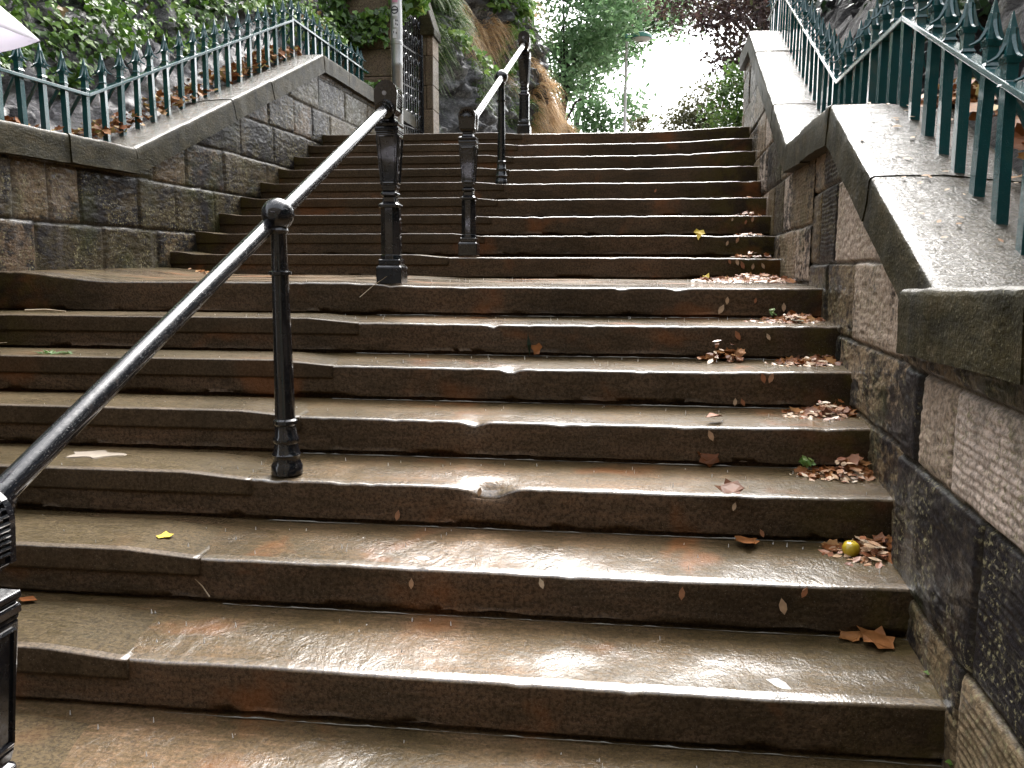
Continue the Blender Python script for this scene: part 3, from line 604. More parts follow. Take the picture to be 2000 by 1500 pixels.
# ------------------------------------------------------------ handrails
def newel(root, x, y, z, bolt=True, g=.87):
    p = empty_child('newel_post', root, (x, y, z))
    b = MB(); b.stack(x, y, [(z, .155*g), (z+.085, .155*g), (z+.095, .13*g), (z+.125, .13*g)]); b.build('base', M['iron'], p, bevel=.004)
    s = MB(); s.stack(x, y, [(z+.125, .13*g), (z+.15, .118*g), (z+.39, .114*g)], ch=.6); s.stack(x, y, [(z+.39, .122*g), (z+.405, .128*g), (z+.42, .085*g), (z+.445, .075*g), (z+.452, .1*g), (z+.465, .1*g), (z+.475, .07*g)], ch=.2)
    s.build('shaft', M['iron'], p, bevel=.003)
    u = MB(); u.stack(x, y, [(z+.475, .08*g), (z+.5, .092*g), (z+.76, .132*g), (z+.772, .136*g)]); u.build('tapered_panel', M['iron'], p, bevel=.004)
    f = MB()
    for a in range(4):                                      # raised frame on each face of the taper
        c, sn = round(math.cos(a*math.pi/2)), round(math.sin(a*math.pi/2))
        def P(t, off, zz):
            wd = (.092+(zz-z-.5)/.26*.04)*g; r = wd/2+.002; return (x+c*r-sn*t*wd/2, y+sn*r+c*t*wd/2, zz)
        for q0, q1 in (((-.72, z+.515), (-.72, z+.745)), ((.72, z+.515), (.72, z+.745)), ((-.72, z+.745), (.72, z+.745)), ((-.72, z+.515), (.72, z+.515))):
            f.tube([P(q0[0], 0, q0[1]), P(q1[0], 0, q1[1])], .0045, 5)
    f.build('moulding', M['iron'], u and p)
    c = MB(); c.stack(x, y, [(z+.772, .142*g), (z+.79, .142*g), (z+.795, .13*g), (z+.803, .145*g), (z+.815, .145*g), (z+.826, .09*g), (z+.84, .08*g), (z+.852, .085*g), (z+.875, .125*g)]); c.build('cap', M['iron'], p, bevel=.003)
    h = MB(); out = [(-.055, .873), (.055, .873)]+[(.06*math.cos(t), .957+.062*math.sin(t)) for t in np.linspace(0, math.pi, 15)]
    n = len(out)
    def plate(ya, yb, sc):
        vs = [(x+px*sc, y+yq_, z+.873+(pz-.873)*(sc*.5+.5)) for yq_ in (ya, yb) for px, pz in out]
        h.add(vs, [list(range(n)), list(range(n, 2*n))[::-1]]+[[i, n+i, n+(i+1) % n, (i+1) % n] for i in range(n)])
    plate(-.066, -.05, 1.0); plate(.05, .066, 1.0); plate(-.051, .051, .9)
    per = []                                                # ribs across the rim between the two plates
    for a, b_ in zip(out, out[1:]+out[:1]):
        L = math.hypot(b_[0]-a[0], b_[1]-a[1]); k = max(1, round(L/.0125))
        per += [(a[0]+(b_[0]-a[0])*q/k, a[1]+(b_[1]-a[1])*q/k) for q in range(k)]
    for px, pz in per[11:]: h.tube([(x+px*.95, y-.052, z+pz-.004), (x+px*.95, y+.052, z+pz-.004)], .0042, 6)
    h.build('head', M['iron'], p, bevel=.0)
    if bolt:
        k = MB(); k.tube([(x-.006, y-.069, z+.955), (x-.006, y-.0645, z+.955)], .0115, 12); k.build('bolt', M['bolt'], p)
    return p
def empty_child(name, root, loc):
    o = bpy.data.objects.new(name, None); COL.objects.link(o); o.parent = root; o.matrix_parent_inverse = Matrix.Translation(-Vector(root.location)); o.empty_display_size = .05
    return o
_at = attach
def attach(o, par):
    if par.parent is not None:
        o.parent = par; return o
    return _at(o, par)
def post(root, x, y, z, hb):
    m = MB(); m.lathe(x, y, [(z-.01, .056), (z+.02, .056), (z+.028, .05), (z+.05, .047), (z+.06, .052), (z+.068, .047), (z+.1, .041), (z+.108, .046), (z+.12, .046), (z+.128, .04), (z+.165, .037), (z+.172, .043), (z+.184, .043), (z+.19, .036),
                              (z+hb-.21, .029), (z+hb-.207, .04), (z+hb-.197, .041), (z+hb-.193, .029), (z+hb-.07, .027), (z+hb-.055, .036), (z+hb-.045, .03), (z+hb-.03, .03)], 24)
    o = m.build('support_post', M['iron'], root, True, auto=True)
    b = MB(); b.lathe(x, y, [(z+hb-.056*math.cos(t), .056*math.sin(t)) for t in np.linspace(0.02, math.pi-.02, 17)], 28); b.build('ball_joint', M['iron'], o, True)
def tube_rail(root, a, b, r=.0265):
    a, b = Vector(a), Vector(b); m = MB(); m.tube([a.lerp(b, i/40) for i in range(41)], r, 24); d = (b-a).normalized()
    o = m.build('rail', M['iron'], root, True, auto=True)
    for p, s in ((a, 1), (b, -1)):
        k = MB(); k.tube([p, p+d*s*.03, p+d*s*.0301, p+d*s*.05], [.045, .045, .036, .036], 20); k.build('flange', M['iron'], o, True, auto=True)
hx = -1.152
lo = tag(empty('handrail', (hx, 1.43, -1.29)), 'black iron handrail along the lower flight, nearest the camera', 'handrail')
newel(lo, -1.19, 1.35, -1.337); newel(lo, hx, 4.30, .012); post(lo, hx, 2.803, -.628, .907)
tube_rail(lo, (-1.2, 1.42, -.37), (hx, 4.235, .893))
up = tag(empty('handrail', (-1, 5.95, .17)), 'black iron handrail along the upper flight, up by the rock outcrop', 'handrail')
newel(up, -1.02, 5.93, .178, False); newel(up, -.945, 8.93, 1.475); post(up, -.985, 7.42, .83, .9)
tube_rail(up, (-1.02, 6.0, 1.105), (-.945, 8.86, 2.36))
fan = MB()
for q in range(9):
    t = math.pi*(.08+.84*q/8); fan.tube([(-1.02+.012*math.cos(t), 5.862, 1.125+.012*math.sin(t)), (-1.02+.05*math.cos(t), 5.862, 1.125+.055*math.sin(t))], [.004, .009], 6)
fan.build('rosette', M['iron'], [c for c in up.children if c.name.startswith('newel')][0], True)

# ------------------------------------------------------------ gate, piers, pole
def block_pier(name, x0, x1, y0, y1, z0, z1, seed, label, ch=.36, slant=None):
    root = tag(empty(name, ((x0+x1)/2, (y0+y1)/2, z0)), label, 'gate pier'); r = np.random.default_rng(seed); z = z0; mb = MB(); tn = []
    while z < z1:
        h = ch*r.uniform(.75, 1.2); n = r.integers(1, 3); cuts = [0, 1] if n == 1 else [0, r.uniform(.35, .65), 1]
        for a, b in zip(cuts[:-1], cuts[1:]):
            g_ = .004; o = r.uniform(-.008, .008)
            mb.box(((x0+(x1-x0)*(a+b)/2), (y0+y1)/2+o, z+h/2), ((x1-x0)*(b-a)-g_, y1-y0+r.uniform(0, .02), h-g_)); tn += [r.uniform(0, 1)]*8
        z += h
    o = link('masonry', mb.v, mb.f, M['pier'], root, False, attrs={'tint': tn, 'joint': [0]*len(tn)}); m = o.modifiers.new('b', 'BEVEL'); m.width = .012; m.segments = 2
    return root
block_pier('gate_pier', -3.75, -2.98, 11.3, 11.9, 1.3, 5.6, 1, 'broad stone gate pier behind the grey pole, draped with ivy')
p2 = block_pier('gate_pier', -2.87, -2.64, 12.35, 12.75, 1.3, 3.35, 2, 'narrow pale stone gate pier on the right of the iron gate')
cs = MB(); cs.add([(-2.93, 12.3, 3.40), (-2.61, 12.3, 3.40), (-2.61, 12.8, 3.40), (-2.93, 12.8, 3.40), (-2.93, 12.3, 4.1), (-2.80, 12.3, 4.1), (-2.80, 12.8, 4.1), (-2.93, 12.8, 4.1), (-2.61, 12.3, 3.5), (-2.61, 12.8, 3.5)],
                  [[0,3,2,1],[0,1,8,5,4],[1,2,9,8],[5,8,9,6],[4,5,6,7],[2,3,7,6,9],[3,0,4,7]]); cs.build('slanted_cap', M['copeface'], p2, bevel=.02)
gt = tag(empty('iron_gate', (-2.93, 11.8, 1.47)), 'ornate black iron gate standing between the two stone piers', 'gate')
fr = MB(); ga, gb = Vector((-2.96, 11.35, 0)), Vector((-2.80, 12.33, 0))
def gp(t, z): q = ga.lerp(gb, t); return (q.x, q.y, z)
for t in (0, 1): fr.tube([gp(t, 1.45), gp(t, 3.75)], .022, 6)
for z in (1.52, 2.05, 2.6, 3.1, 3.7): fr.tube([gp(0, z), gp(1, z)], .014, 6)
fr.build('gate_frame', M['iron'], gt)
sc_ = MB()
for i in range(1, 12): sc_.tube([gp(i/12, 1.5), gp(i/12, 3.72)], .008, 5)
for i in range(6):
    for z in (1.62, 1.85, 2.2, 2.42, 2.7, 2.95, 3.25, 3.5):
        c0 = gp((i+.5)/6, z); pts = []
        for q in range(11):
            a = q/10*5.2; rr_ = .075*(1-q/13); pts.append(gp((i+.5)/6+math.cos(a)*rr_*1.0, z+math.sin(a)*rr_*1.3))
        sc_.tube(pts, .009, 5)
sc_.build('scrollwork', M['iron'], gt)
ln = MB(); ln.box((-2.9, 11.9, 3.95), (.3, 1.2, .3), -.16)
PX, PY = -2.79, 10.85
pl = tag(empty('sign_pole', (PX, PY, 1.47)), 'tall grey metal pole with stickers rising behind the black newel post', 'pole')
m = MB(); m.lathe(PX, PY, [(1.4, .066), (2.62, .066), (2.63, .072), (2.68, .072), (2.69, .07), (2.9, .072), (2.905, .077), (2.945, .077), (2.95, .073), (6.2, .07)], 28); m.build('pipe', M['steel'], pl, True, auto=True)
def sticker(a0, a1, z0, z1, mat, name='sticker', r=.0745):
    v = []; n = 6
    for i in range(n+1):
        t = a0+(a1-a0)*i/n
        for z in (z0, z1): v.append((PX+r*math.sin(t), PY-r*math.cos(t), z))
    return link(name, v, [[2*i, 2*i+2, 2*i+3, 2*i+1] for i in range(n)], mat, pl, True)
sticker(-.5, .5, 3.40, 3.47, M['pink']); sticker(-.55, .45, 3.24, 3.38, M['paper']); sticker(-.3, .5, 3.1, 3.2, M['paper']); sticker(-.5, .2, 2.97, 3.08, M['paper'])
def disc(name, ac, zc, ra, mat, r, hole=None):
    v = []; n = 22
    for i in range(n):
        t = 2*math.pi*i/n
        for q in ((ra,) if hole is None else (ra, hole)):
            a = ac+q*math.cos(t)/.0745; v.append((PX+r*math.sin(a), PY-r*math.cos(a), zc+q*math.sin(t)))
    f = [list(range(n))] if hole is None else [[2*i, 2*((i+1) % n), 2*((i+1) % n)+1, 2*i+1] for i in range(n)]
    return link(name, v, f, mat, pl)
disc('sticker', -.08, 3.31, .05, M['ink'], .0758, .034); sticker(-.6, .45, 3.3, 3.322, M['ink'], 'sticker', .0762)
for a, z in ((.05, 3.17), (.28, 3.17), (.05, 3.13), (.3, 3.12), (.1, 3.02), (-.35, 3.03)): sticker(a, a+.16, z, z+.025, M['ink'], 'sticker', .0757)

# ------------------------------------------------------------ rock outcrop and its plants
base = np.array([(-3.6, 12.6), (-2.75, 13.0), (-2.35, 14.2), (-1.75, 15.6), (-1.35, 17.2), (-.85, 18.8), (-.62, 20.0), (-.85, 21.3), (-2.6, 22.5), (-6, 23)])
bl = np.r_[0, np.cumsum(np.hypot(*np.diff(base, axis=0).T))]
NS, NZ = 260, 150; sv = np.linspace(0, bl[-1], NS); bx = np.interp(sv, bl, base[:, 0]); by = np.interp(sv, bl, base[:, 1])
Ht = np.interp(sv, [0, 2, 4.0, 5.0, 6.2, 7.6, 8.6, 10, 14], [5.2, 6.3, 6.2, 6.0, 4.6, 3.4, 2.6, 2.4, 3])
tx = np.gradient(bx, sv); ty = np.gradient(by, sv); ln_ = np.hypot(tx, ty); nx_, ny_ = ty/ln_, -tx/ln_
Sg, Tg = np.meshgrid(sv, np.linspace(0, 1, NZ), indexing='ij')
lean = np.interp(Tg, [0, .8, .9, 1], [0, .30, .62, 1.0])
Zc = Ht[:, None]*np.minimum(Tg/.88, 1)+np.maximum(Tg-.88, 0)*3
r1 = fbm(Sg*.8, Zc*.8, seed=71, o=6); r2 = np.abs(fbm(Sg*1.4+Zc*1.1, Zc*2.2-Sg*.5, seed=75, o=6)); r3 = fbm(Sg*5, Zc*6, seed=77, o=4)
dsp = r1*.75-r2*.75+r3*.13
off = -lean*2.4+dsp
CX, CY, CZg = bx[:, None]+nx_[:, None]*off, by[:, None]+ny_[:, None]*off, 1.35+Zc+r1*.15
tag(grid_obj('rock_outcrop', CX, CY, CZg, M['cliff'], flip=True), kind='structure')
def cliff_pt(s, t):
    i = np.clip(np.searchsorted(sv, s), 0, NS-1); j = np.clip((np.asarray(t)*(NZ-1)).astype(int), 0, NZ-1)
    return np.stack([CX[i, j], CY[i, j], CZg[i, j]], -1), np.stack([nx_[i], ny_[i], 0*nx_[i]], -1)
def blades(name, pts, nrm, n, length, width, mat, rng, droop=1.0, spread=.5, label=None, cat='grass', upb=.6):
    V = []; F = []; T = []; i = rng.integers(0, len(pts), n); base_ = pts[i]+rng.normal(0, .03, (n, 3)); N_ = nrm[i]
    d0 = N_*1.0+np.array([0, 0, upb])+rng.normal(0, spread, (n, 3)); d0 /= np.linalg.norm(d0, axis=1)[:, None]; L = length*rng.uniform(.5, 1.3, n)
    sd_ = np.cross(d0, rng.normal(0, 1, (n, 3))); sd_ /= np.linalg.norm(sd_, axis=1)[:, None]; q = 4; rows = []
    for k in range(q+1):
        s = k/q; p = base_+d0*(L*s)[:, None]+np.array([0, 0, -1])*(droop*L*s*s)[:, None]; w = width*(1-s*.85)
        rows += [p-sd_*w, p+sd_*w]
    A = np.stack(rows, 1); m_ = 2*(q+1)
    F = np.concatenate([np.stack([np.arange(n)*m_+2*k, np.arange(n)*m_+2*k+1, np.arange(n)*m_+2*k+3, np.arange(n)*m_+2*k+2], -1) for k in range(q)])
    o = link(name, A.reshape(-1, 3), F, mat, None, True, attrs={'tint': np.repeat(rng.uniform(0, 1, n), m_)})
    return tag(o, label, cat, kind='stuff')
def patch(n, s0, s1, t0, t1, rng, thr=-.1, seed=0):
    s = rng.uniform(s0, s1, n*4); t = rng.uniform(t0, t1, n*4); k = fbm(s*1.1, t*7, seed=seed, o=3) > thr
    return cliff_pt(s[k][:n], t[k][:n])
rg = np.random.default_rng(81)
p, n_ = patch(900, 5.7, 9.6, .2, .95, rg, .06, 3); blades('dry_grass', p, n_, 10000, .42, .007, M['straw'], rg, 1.2, .45, 'straw coloured dry grass hanging down the right end of the rock outcrop')
p, n_ = patch(260, 2.6, 4.8, .36, .47, rg, .02, 5); blades('dry_grass', p, n_, 1800, .38, .006, M['straw'], rg, 1.3, .4, 'tawny dry grass drooping from the rock behind the upper handrail')
p, n_ = patch(240, .7, 2.6, .08, .5, rg, -.02, 8); blades('green_grass', p, n_, 3600, .36, .008, M['grass'], rg, 1.0, .5, 'green grass tufts on the rock beside the narrow gate pier')
p, n_ = patch(300, 4.5, 9.4, .1, .8, rg, .12, 12); blades('green_grass', p, n_, 1800, .3, .008, M['grass'], rg, .9, .5, 'scattered green grass tufts among the dry grass on the outcrop')
# tall crag behind the gate, added to block sky reflected in the left coping
yc_, tc_ = np.meshgrid(np.linspace(10.6, 27, 200), np.linspace(0, 1, 140), indexing='ij')
bx_ = np.interp(yc_, [10.6, 12.0, 13.5, 27], [-7.6, -6.2, -4.6, -5.5]); zc_ = tc_*13
dd_ = fbm(yc_*.5, zc_*.5, seed=171, o=6)*1.2-np.abs(fbm(yc_*1.1+zc_*.8, zc_*1.7-yc_*.4, seed=175, o=6))*.8
tag(grid_obj('crag', bx_-zc_*.28+dd_, yc_, 1.3+zc_, M['cliff'], flip=True), kind='structure')
# leafy growth over the top of the outcrop
s = rg.uniform(.3, 5.6, 9000); t = rg.uniform(.36, .85, 9000); k = (fbm(s*1.3, t*5, seed=9) > .12-(t-.42)*1.6) ; s, t = s[k], t[k]
p, n_ = cliff_pt(s, t); b = (.25+.3*fbm(s*1.6, t*8, seed=13))*rg.uniform(.2, 1, len(s)); p = p+n_*b[:, None]+np.array([0, 0, .1])
tag(leaves('climbing_plant', p, (.5, -.6, .5), .16, M['bush'], 'oval', .5, rg, .45+.3*fbm(s*1.5, t*6, seed=15)+rg.normal(0, .2, len(s)), point=(.4, -.3, -.6)), 'light green leafy climber covering the top of the rock outcrop', 'climbing plant', kind='stuff')
# hanging leafy branch
br = tag(empty('leafy_branch', (-2.4, 13.2, 4.2)), 'drooping leafy branch reaching out from the rock beside the upper handrail', 'branch')
bp = [Vector((-2.75, 13.4, 3.75)), Vector((-2.4, 13.2, 3.6)), Vector((-2.05, 13.05, 3.3)), Vector((-1.78, 12.95, 2.98))]
m = MB(); m.tube(bp, [.012, .01, .007, .003], 6); m.build('stem', M['bark'], br)
pp = np.array([tuple(bp[min(2, int(a))].lerp(bp[min(2, int(a))+1], a-int(a))) for a in rg.uniform(0, 2.99, 90)])+rg.normal(0, .035, (90, 3))
leaves('foliage', pp, (.3, -.8, .5), .11, M['bush'], 'ivy', .4, rg, rg.uniform(.5, 1, 90), par=br, point=(.5, 0, -.7))
# ivy on the broad pier and over the gate
def curtain(name, n, x0, x1, y, z0, z1, seed, label, mat='ivy', size=.1, dep=.15):
    r = np.random.default_rng(seed); x = r.uniform(x0, x1, n*3); z = r.uniform(z0, z1, n*3)
    k = fbm(x*2.2, z*2.2, seed=seed) > -.05+.45*sst(z0+.5*(z1-z0), z0, z); x, z = x[k][:n], z[k][:n]
    P_ = np.stack([x, y-r.uniform(0, dep, len(x)), z], -1)
    return tag(leaves(name, P_, (.2, -1, .35), size, M[mat], 'ivy', .4, r, .4+.3*fbm(x*2, z*2, seed=seed+3)+r.normal(0, .2, len(x)), point=(0, 0, -1)), label, 'ivy', kind='stuff')
curtain('ivy', 950, -3.95, -3.02, 11.26, 1.9, 4.2, 91, 'green ivy hanging down the broad gate pier beyond the left fence')
curtain('ivy', 320, -2.98, -2.55, 11.7, 3.05, 3.9, 92, 'pale green sprays of ivy hanging over the top of the iron gate', size=.12, dep=.5)

# ------------------------------------------------------------ trees and shrubs
def tree(name, label, cat, trunk, blobs, nl, size, mat, seed, group=None, shape='oval', limbs=14, tr=.16, csize=.5, per=38):
    r = np.random.default_rng(seed); root = tag(empty(name, trunk[0]), label, cat, group); m = MB()
    tp = [Vector(p) for p in trunk]; m.tube(tp, [tr*(1-.6*i/(len(tp)-1)) for i in range(len(tp))], 10)
    cl = []
    wts = np.array([b[3]*b[4]*b[5] for b in blobs]); wts = wts/wts.sum()
    for _ in range(nl//per):
        b = blobs[r.choice(len(blobs), p=wts)]; d = r.normal(0, 1, 3); d /= np.linalg.norm(d); q = r.uniform(.15, 1)**.5
        cl.append(np.array(b[:3])+d*q*np.array(b[3:6]))
    cl = np.array(cl)
    for i in r.choice(len(cl), min(limbs, len(cl)), replace=False):
        e = Vector(cl[i]); st = tp[-1].lerp(tp[max(0, len(tp)-2)], r.uniform(0, .9)); mid = st.lerp(e, .5)+Vector(r.normal(0, .12, 3))*(e-st).length*.6
        mid2 = mid.lerp(e, .5)+Vector(r.normal(0, .06, 3))*(e-st).length
        m.tube([st, mid, mid2, e], [tr*.32, tr*.2, tr*.12, tr*.04], 6)
    m.build('trunk', M['bark'], root, True)
    n = len(cl)*per; c = np.repeat(cl, per, 0); P_ = c+r.normal(0, 1, (n, 3))*np.array([csize, csize, csize*.45])*.55
    tint = np.repeat(r.uniform(.2, .8, len(cl)), per)+r.normal(0, .15, n)
    leaves('crown', P_, (0, -.2, .7), size, M[mat], shape, .6, r, tint, par=root)
    return root
G = 'trees beyond the top of the steps'
tree('green_tree', 'airy green tree leaning behind the rock outcrop, left of the lamp', 'tree', [(-2.2, 25, 1), (-1.7, 25, 3.6), (-1.25, 25, 5.8)], [(-.7, 25, 7.2, 1.5, 1.5, 1.2), (-1.3, 25, 5.6, 1.0, 1.2, .8), (.2, 25.5, 7.6, .9, 1, .8), (-2, 25, 8.8, 1.6, 1.6, 1.2), (-.9, 25.5, 6.3, 1.0, 1, .7)], 11000, .17, 'treegreen', 101, G, csize=.7)
tree('green_tree', 'small thin green tree low down behind the lamp post foot', 'tree', [(-.6, 30, 0), (-.5, 30, 3.0), (-.3, 30, 4.4)], [(-.55, 30, 5.2, .55, .6, 1.0), (.55, 30, 5.6, .3, .5, .7), (-.9, 30, 5.6, .6, .6, 1.1)], 1700, .2, 'treegreen', 102, G, limbs=8, tr=.08, csize=.6)
tree('green_tree', 'pale green treetop above the lamp head in the middle of the gap', 'tree', [(-1.9, 34, 0), (-1.6, 34, 5), (-1.0, 34, 9)], [(.7, 34, 10.4, 1.5, 1.5, .9), (-.3, 34, 11.4, 1.6, 1.5, 1.0), (.4, 34, 8.4, .5, .6, .8), (1.3, 34, 10.0, .9, 1, .6), (-.6, 34, 8.6, .9, 1, .9), (1.9, 34, 9.9, .9, 1, .9), (.5, 34, 9.3, .8, .8, .9)], 15000, .19, 'treegreen', 103, G, csize=.8, limbs=3)
tree('copper_tree', 'copper leaved tree overhanging from the right beyond the wall', 'tree', [(3.6, 17, 1), (3.2, 17, 3.2), (2.7, 17, 4.6)], [(2.2, 16.5, 5.3, .8, 1, .7), (1.6, 16.5, 5.6, .75, .8, .6), (1.0, 16.2, 5.0, .42, .5, .3), (3.0, 17, 5.8, 1.2, 1.2, .9), (1.6, 16.5, 6.4, .8, .8, .4), (2.4, 16, 4.9, .5, .6, .5), (1.35, 16, 4.35, .3, .4, .25), (1.05, 16.2, 4.75, .4, .4, .3), (.75, 16.2, 5.5, .45, .5, .4)], 13500, .095, 'copper', 104, G, csize=.5, limbs=22, tr=.13)
tree('copper_tree', 'dense dark purple bush behind the top end of the right wall', 'bush', [(2.6, 14.5, 1), (2.4, 14.5, 2.6), (2.3, 14.5, 3.2)], [(1.95, 14.5, 3.6, .36, .5, .5), (2.7, 14.5, 3.6, .6, .6, .6), (2.45, 14.3, 4.3, .5, .5, .4), (1.9, 14.5, 4.4, .5, .4, .35), (1.45, 14.5, 4.05, .3, .3, .22)], 6500, .085, 'copper', 105, csize=.3, limbs=8, tr=.06)
tree('olive_shrub', 'olive brown shrub on the right edge of the gap above the top step', 'shrub', [(1.7, 16.5, 1.3), (1.6, 16.5, 2.2), (1.5, 16.5, 2.6)], [(1.25, 16.5, 2.75, .35, .4, .25), (1.75, 16.5, 3.15, .4, .4, .5), (1.55, 16.5, 2.85, .5, .4, .4), (1.75, 16.5, 2.5, .6, .5, .3)], 4500, .075, 'olive', 106, csize=.3, limbs=10, tr=.04)
tree('green_shrub', 'bright green shrub beside the top end of the right wall', 'shrub', [(1.9, 13.0, 1.3), (1.85, 13, 1.9), (1.8, 13, 2.2)], [(1.62, 13, 2.35, .36, .4, .42), (1.95, 13, 2.5, .36, .4, .5), (1.72, 13, 2.75, .22, .3, .3)], 2400, .075, 'bush', 107, csize=.22, limbs=10, tr=.03)
tree('green_shrub', 'little green sapling just above the top step in the bright gap', 'shrub', [(.62, 21, 1.3), (.62, 21, 2.6), (.6, 21, 3.1)], [(.62, 21, 3.5, .2, .25, .25)], 300, .1, 'olive', 108, csize=.2, limbs=6, tr=.02)
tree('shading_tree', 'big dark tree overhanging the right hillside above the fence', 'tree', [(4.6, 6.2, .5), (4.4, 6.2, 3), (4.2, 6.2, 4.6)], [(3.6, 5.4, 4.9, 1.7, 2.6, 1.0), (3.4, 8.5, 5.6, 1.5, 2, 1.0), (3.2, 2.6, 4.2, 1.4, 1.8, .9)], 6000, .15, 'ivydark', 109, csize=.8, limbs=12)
tree('shading_tree', 'tall dark trees crowding above the gate and its piers', 'tree', [(-7, 14, 2), (-6.6, 14, 5), (-6, 14.5, 7)], [(-5.6, 12.8, 7.0, 1.9, 2, 2.0), (-5.2, 17, 8.2, 2.2, 2.5, 2.3), (-6.8, 10, 8.5, 1.8, 2, 1.6)], 7500, .17, 'ivydark', 111, csize=.9, limbs=12)  # added above the gate to keep sky reflections off the left coping
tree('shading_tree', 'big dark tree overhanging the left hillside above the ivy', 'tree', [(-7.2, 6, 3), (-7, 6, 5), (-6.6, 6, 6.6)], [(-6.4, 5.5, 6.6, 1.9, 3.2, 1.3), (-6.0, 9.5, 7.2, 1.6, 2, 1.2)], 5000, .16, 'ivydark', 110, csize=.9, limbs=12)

# ------------------------------------------------------------ street lamp
LX, LY = .285, 25.0
lp = tag(empty('street_lamp', (LX, LY, 1.2)), 'slender white street lamp with a green domed head in the gap between the trees', 'street lamp')
m = MB(); m.lathe(LX, LY, [(1.2, .07), (2.4, .068), (2.45, .05), (6.5, .04)], 14); m.build('column', M['white'], lp, True)
m = MB(); m.tube([(LX-.05, LY, 6.58), (LX+.14, LY, 6.58), (LX+.2, LY, 6.6)], [.085, .085, .07], 12); m.build('arm', M['lampgreen'], lp, True)
m = MB(); m.lathe(LX+.42, LY, [(6.53, .3), (6.57, .31), (6.62, .28), (6.68, .2), (6.72, .08), (6.73, .01)], 24); m.build('head', M['lampgreen'], lp, True)
m = MB(); m.lathe(LX+.42, LY, [(6.45, .05), (6.47, .18), (6.5, .25), (6.53, .27)], 24); m.build('diffuser', M['white'], lp, True)

# ------------------------------------------------------------ umbrella corner at the left
TIP = Vector((-1.132, 1.6, .578)); UC = TIP+Vector((-.40, -.33, .03)); ax = Vector((.12, .05, 1)).normalized()
e1 = (TIP-UC); e1 = (e1-ax*e1.dot(ax)).normalized(); e2 = ax.cross(e1)
um = tag(empty('umbrella', UC), 'white umbrella whose canopy corner pokes in at the upper left', 'umbrella')
RU = (TIP-UC).length; NA, NR = 64, 14; vs = []; fs = []
for i in range(NR+1):
    for k in range(NA):
        a = 2*math.pi*k/NA; loc8 = (a/(math.pi/4)) % 1; sag = math.sin(loc8*math.pi); rr_ = i/NR
        rad = RU*rr_*(1-.10*sag*rr_); hz = .17*(1-rr_**2.2)-.02*sag*rr_*rr_
        vs.append(UC+e1*(rad*math.cos(a))+e2*(rad*math.sin(a))+ax*hz)
for i in range(NR):
    for k in range(NA): fs.append([i*NA+k, (i+1)*NA+k, (i+1)*NA+(k+1) % NA, i*NA+(k+1) % NA])
o = link('canopy', [tuple(v) for v in vs], fs, M['nylon'], um, True); sm = o.modifiers.new('s', 'SOLIDIFY'); sm.thickness = .0012
m = MB()
for q in range(8):
    a = q*math.pi/4; d = e1*math.cos(a)+e2*math.sin(a)
    m.tube([UC+d*(RU*s_)+ax*(.17*(1-s_**2.2)-.004) for s_ in np.linspace(.02, .99, 9)], .0018, 5)
m.build('ribs', M['steel'], um)
m = MB(); m.tube([UC+ax*.23, UC-ax*.55], .006, 8); m.build('shaft', M['steel'], um)
m = MB(); m.tube([UC-ax*.55, UC-ax*.66], .014, 10); m.build('handle', M['iron'], um)

# ------------------------------------------------------------ fallen leaves and small things on the steps
def leaf_mesh(shape, size, curl, seed):
    r = np.random.default_rng(seed); sh = SH[shape].copy()*size; sh[:, 2] = sh[:, 2]*curl+r.uniform(0, .12, len(sh))*size*(curl > .5); return sh
def one_leaf(loc, shape, size, mat, tint, label, cat='leaf', group=None, up=(0, 0, 1), rz=None, curl=.5, name='fallen_leaf'):
    sh = leaf_mesh(shape, size, curl, int(abs(loc[0]*1000)+abs(loc[1]*333))); k = len(sh); th = .0012
    u_ = Vector(up).normalized(); a = Vector((1, 0, 0)) if abs(u_.x) < .9 else Vector((0, 1, 0)); b = u_.cross(a).normalized(); a = b.cross(u_); rz = random.uniform(0, 6.28) if rz is None else rz
    ca, sa = math.cos(rz), math.sin(rz); t1 = a*ca+b*sa; t2 = b*ca-a*sa
    top_ = [t1*float(p[0])+t2*float(p[1])+u_*float(p[2]+.004) for p in sh]; bot = [p-u_*th for p in top_]
    F = [list(range(k)), list(range(k, 2*k))[::-1]]+[[i, k+i, k+(i+1) % k, (i+1) % k] for i in range(k)]
    o = link(name, [tuple(v) for v in top_+bot], F, M[mat], None, False, attrs={'tint': [tint]*(2*k)}, loc=loc)
    return tag(o, label, cat, group)
GL = 'small leaves stuck to the wet risers'
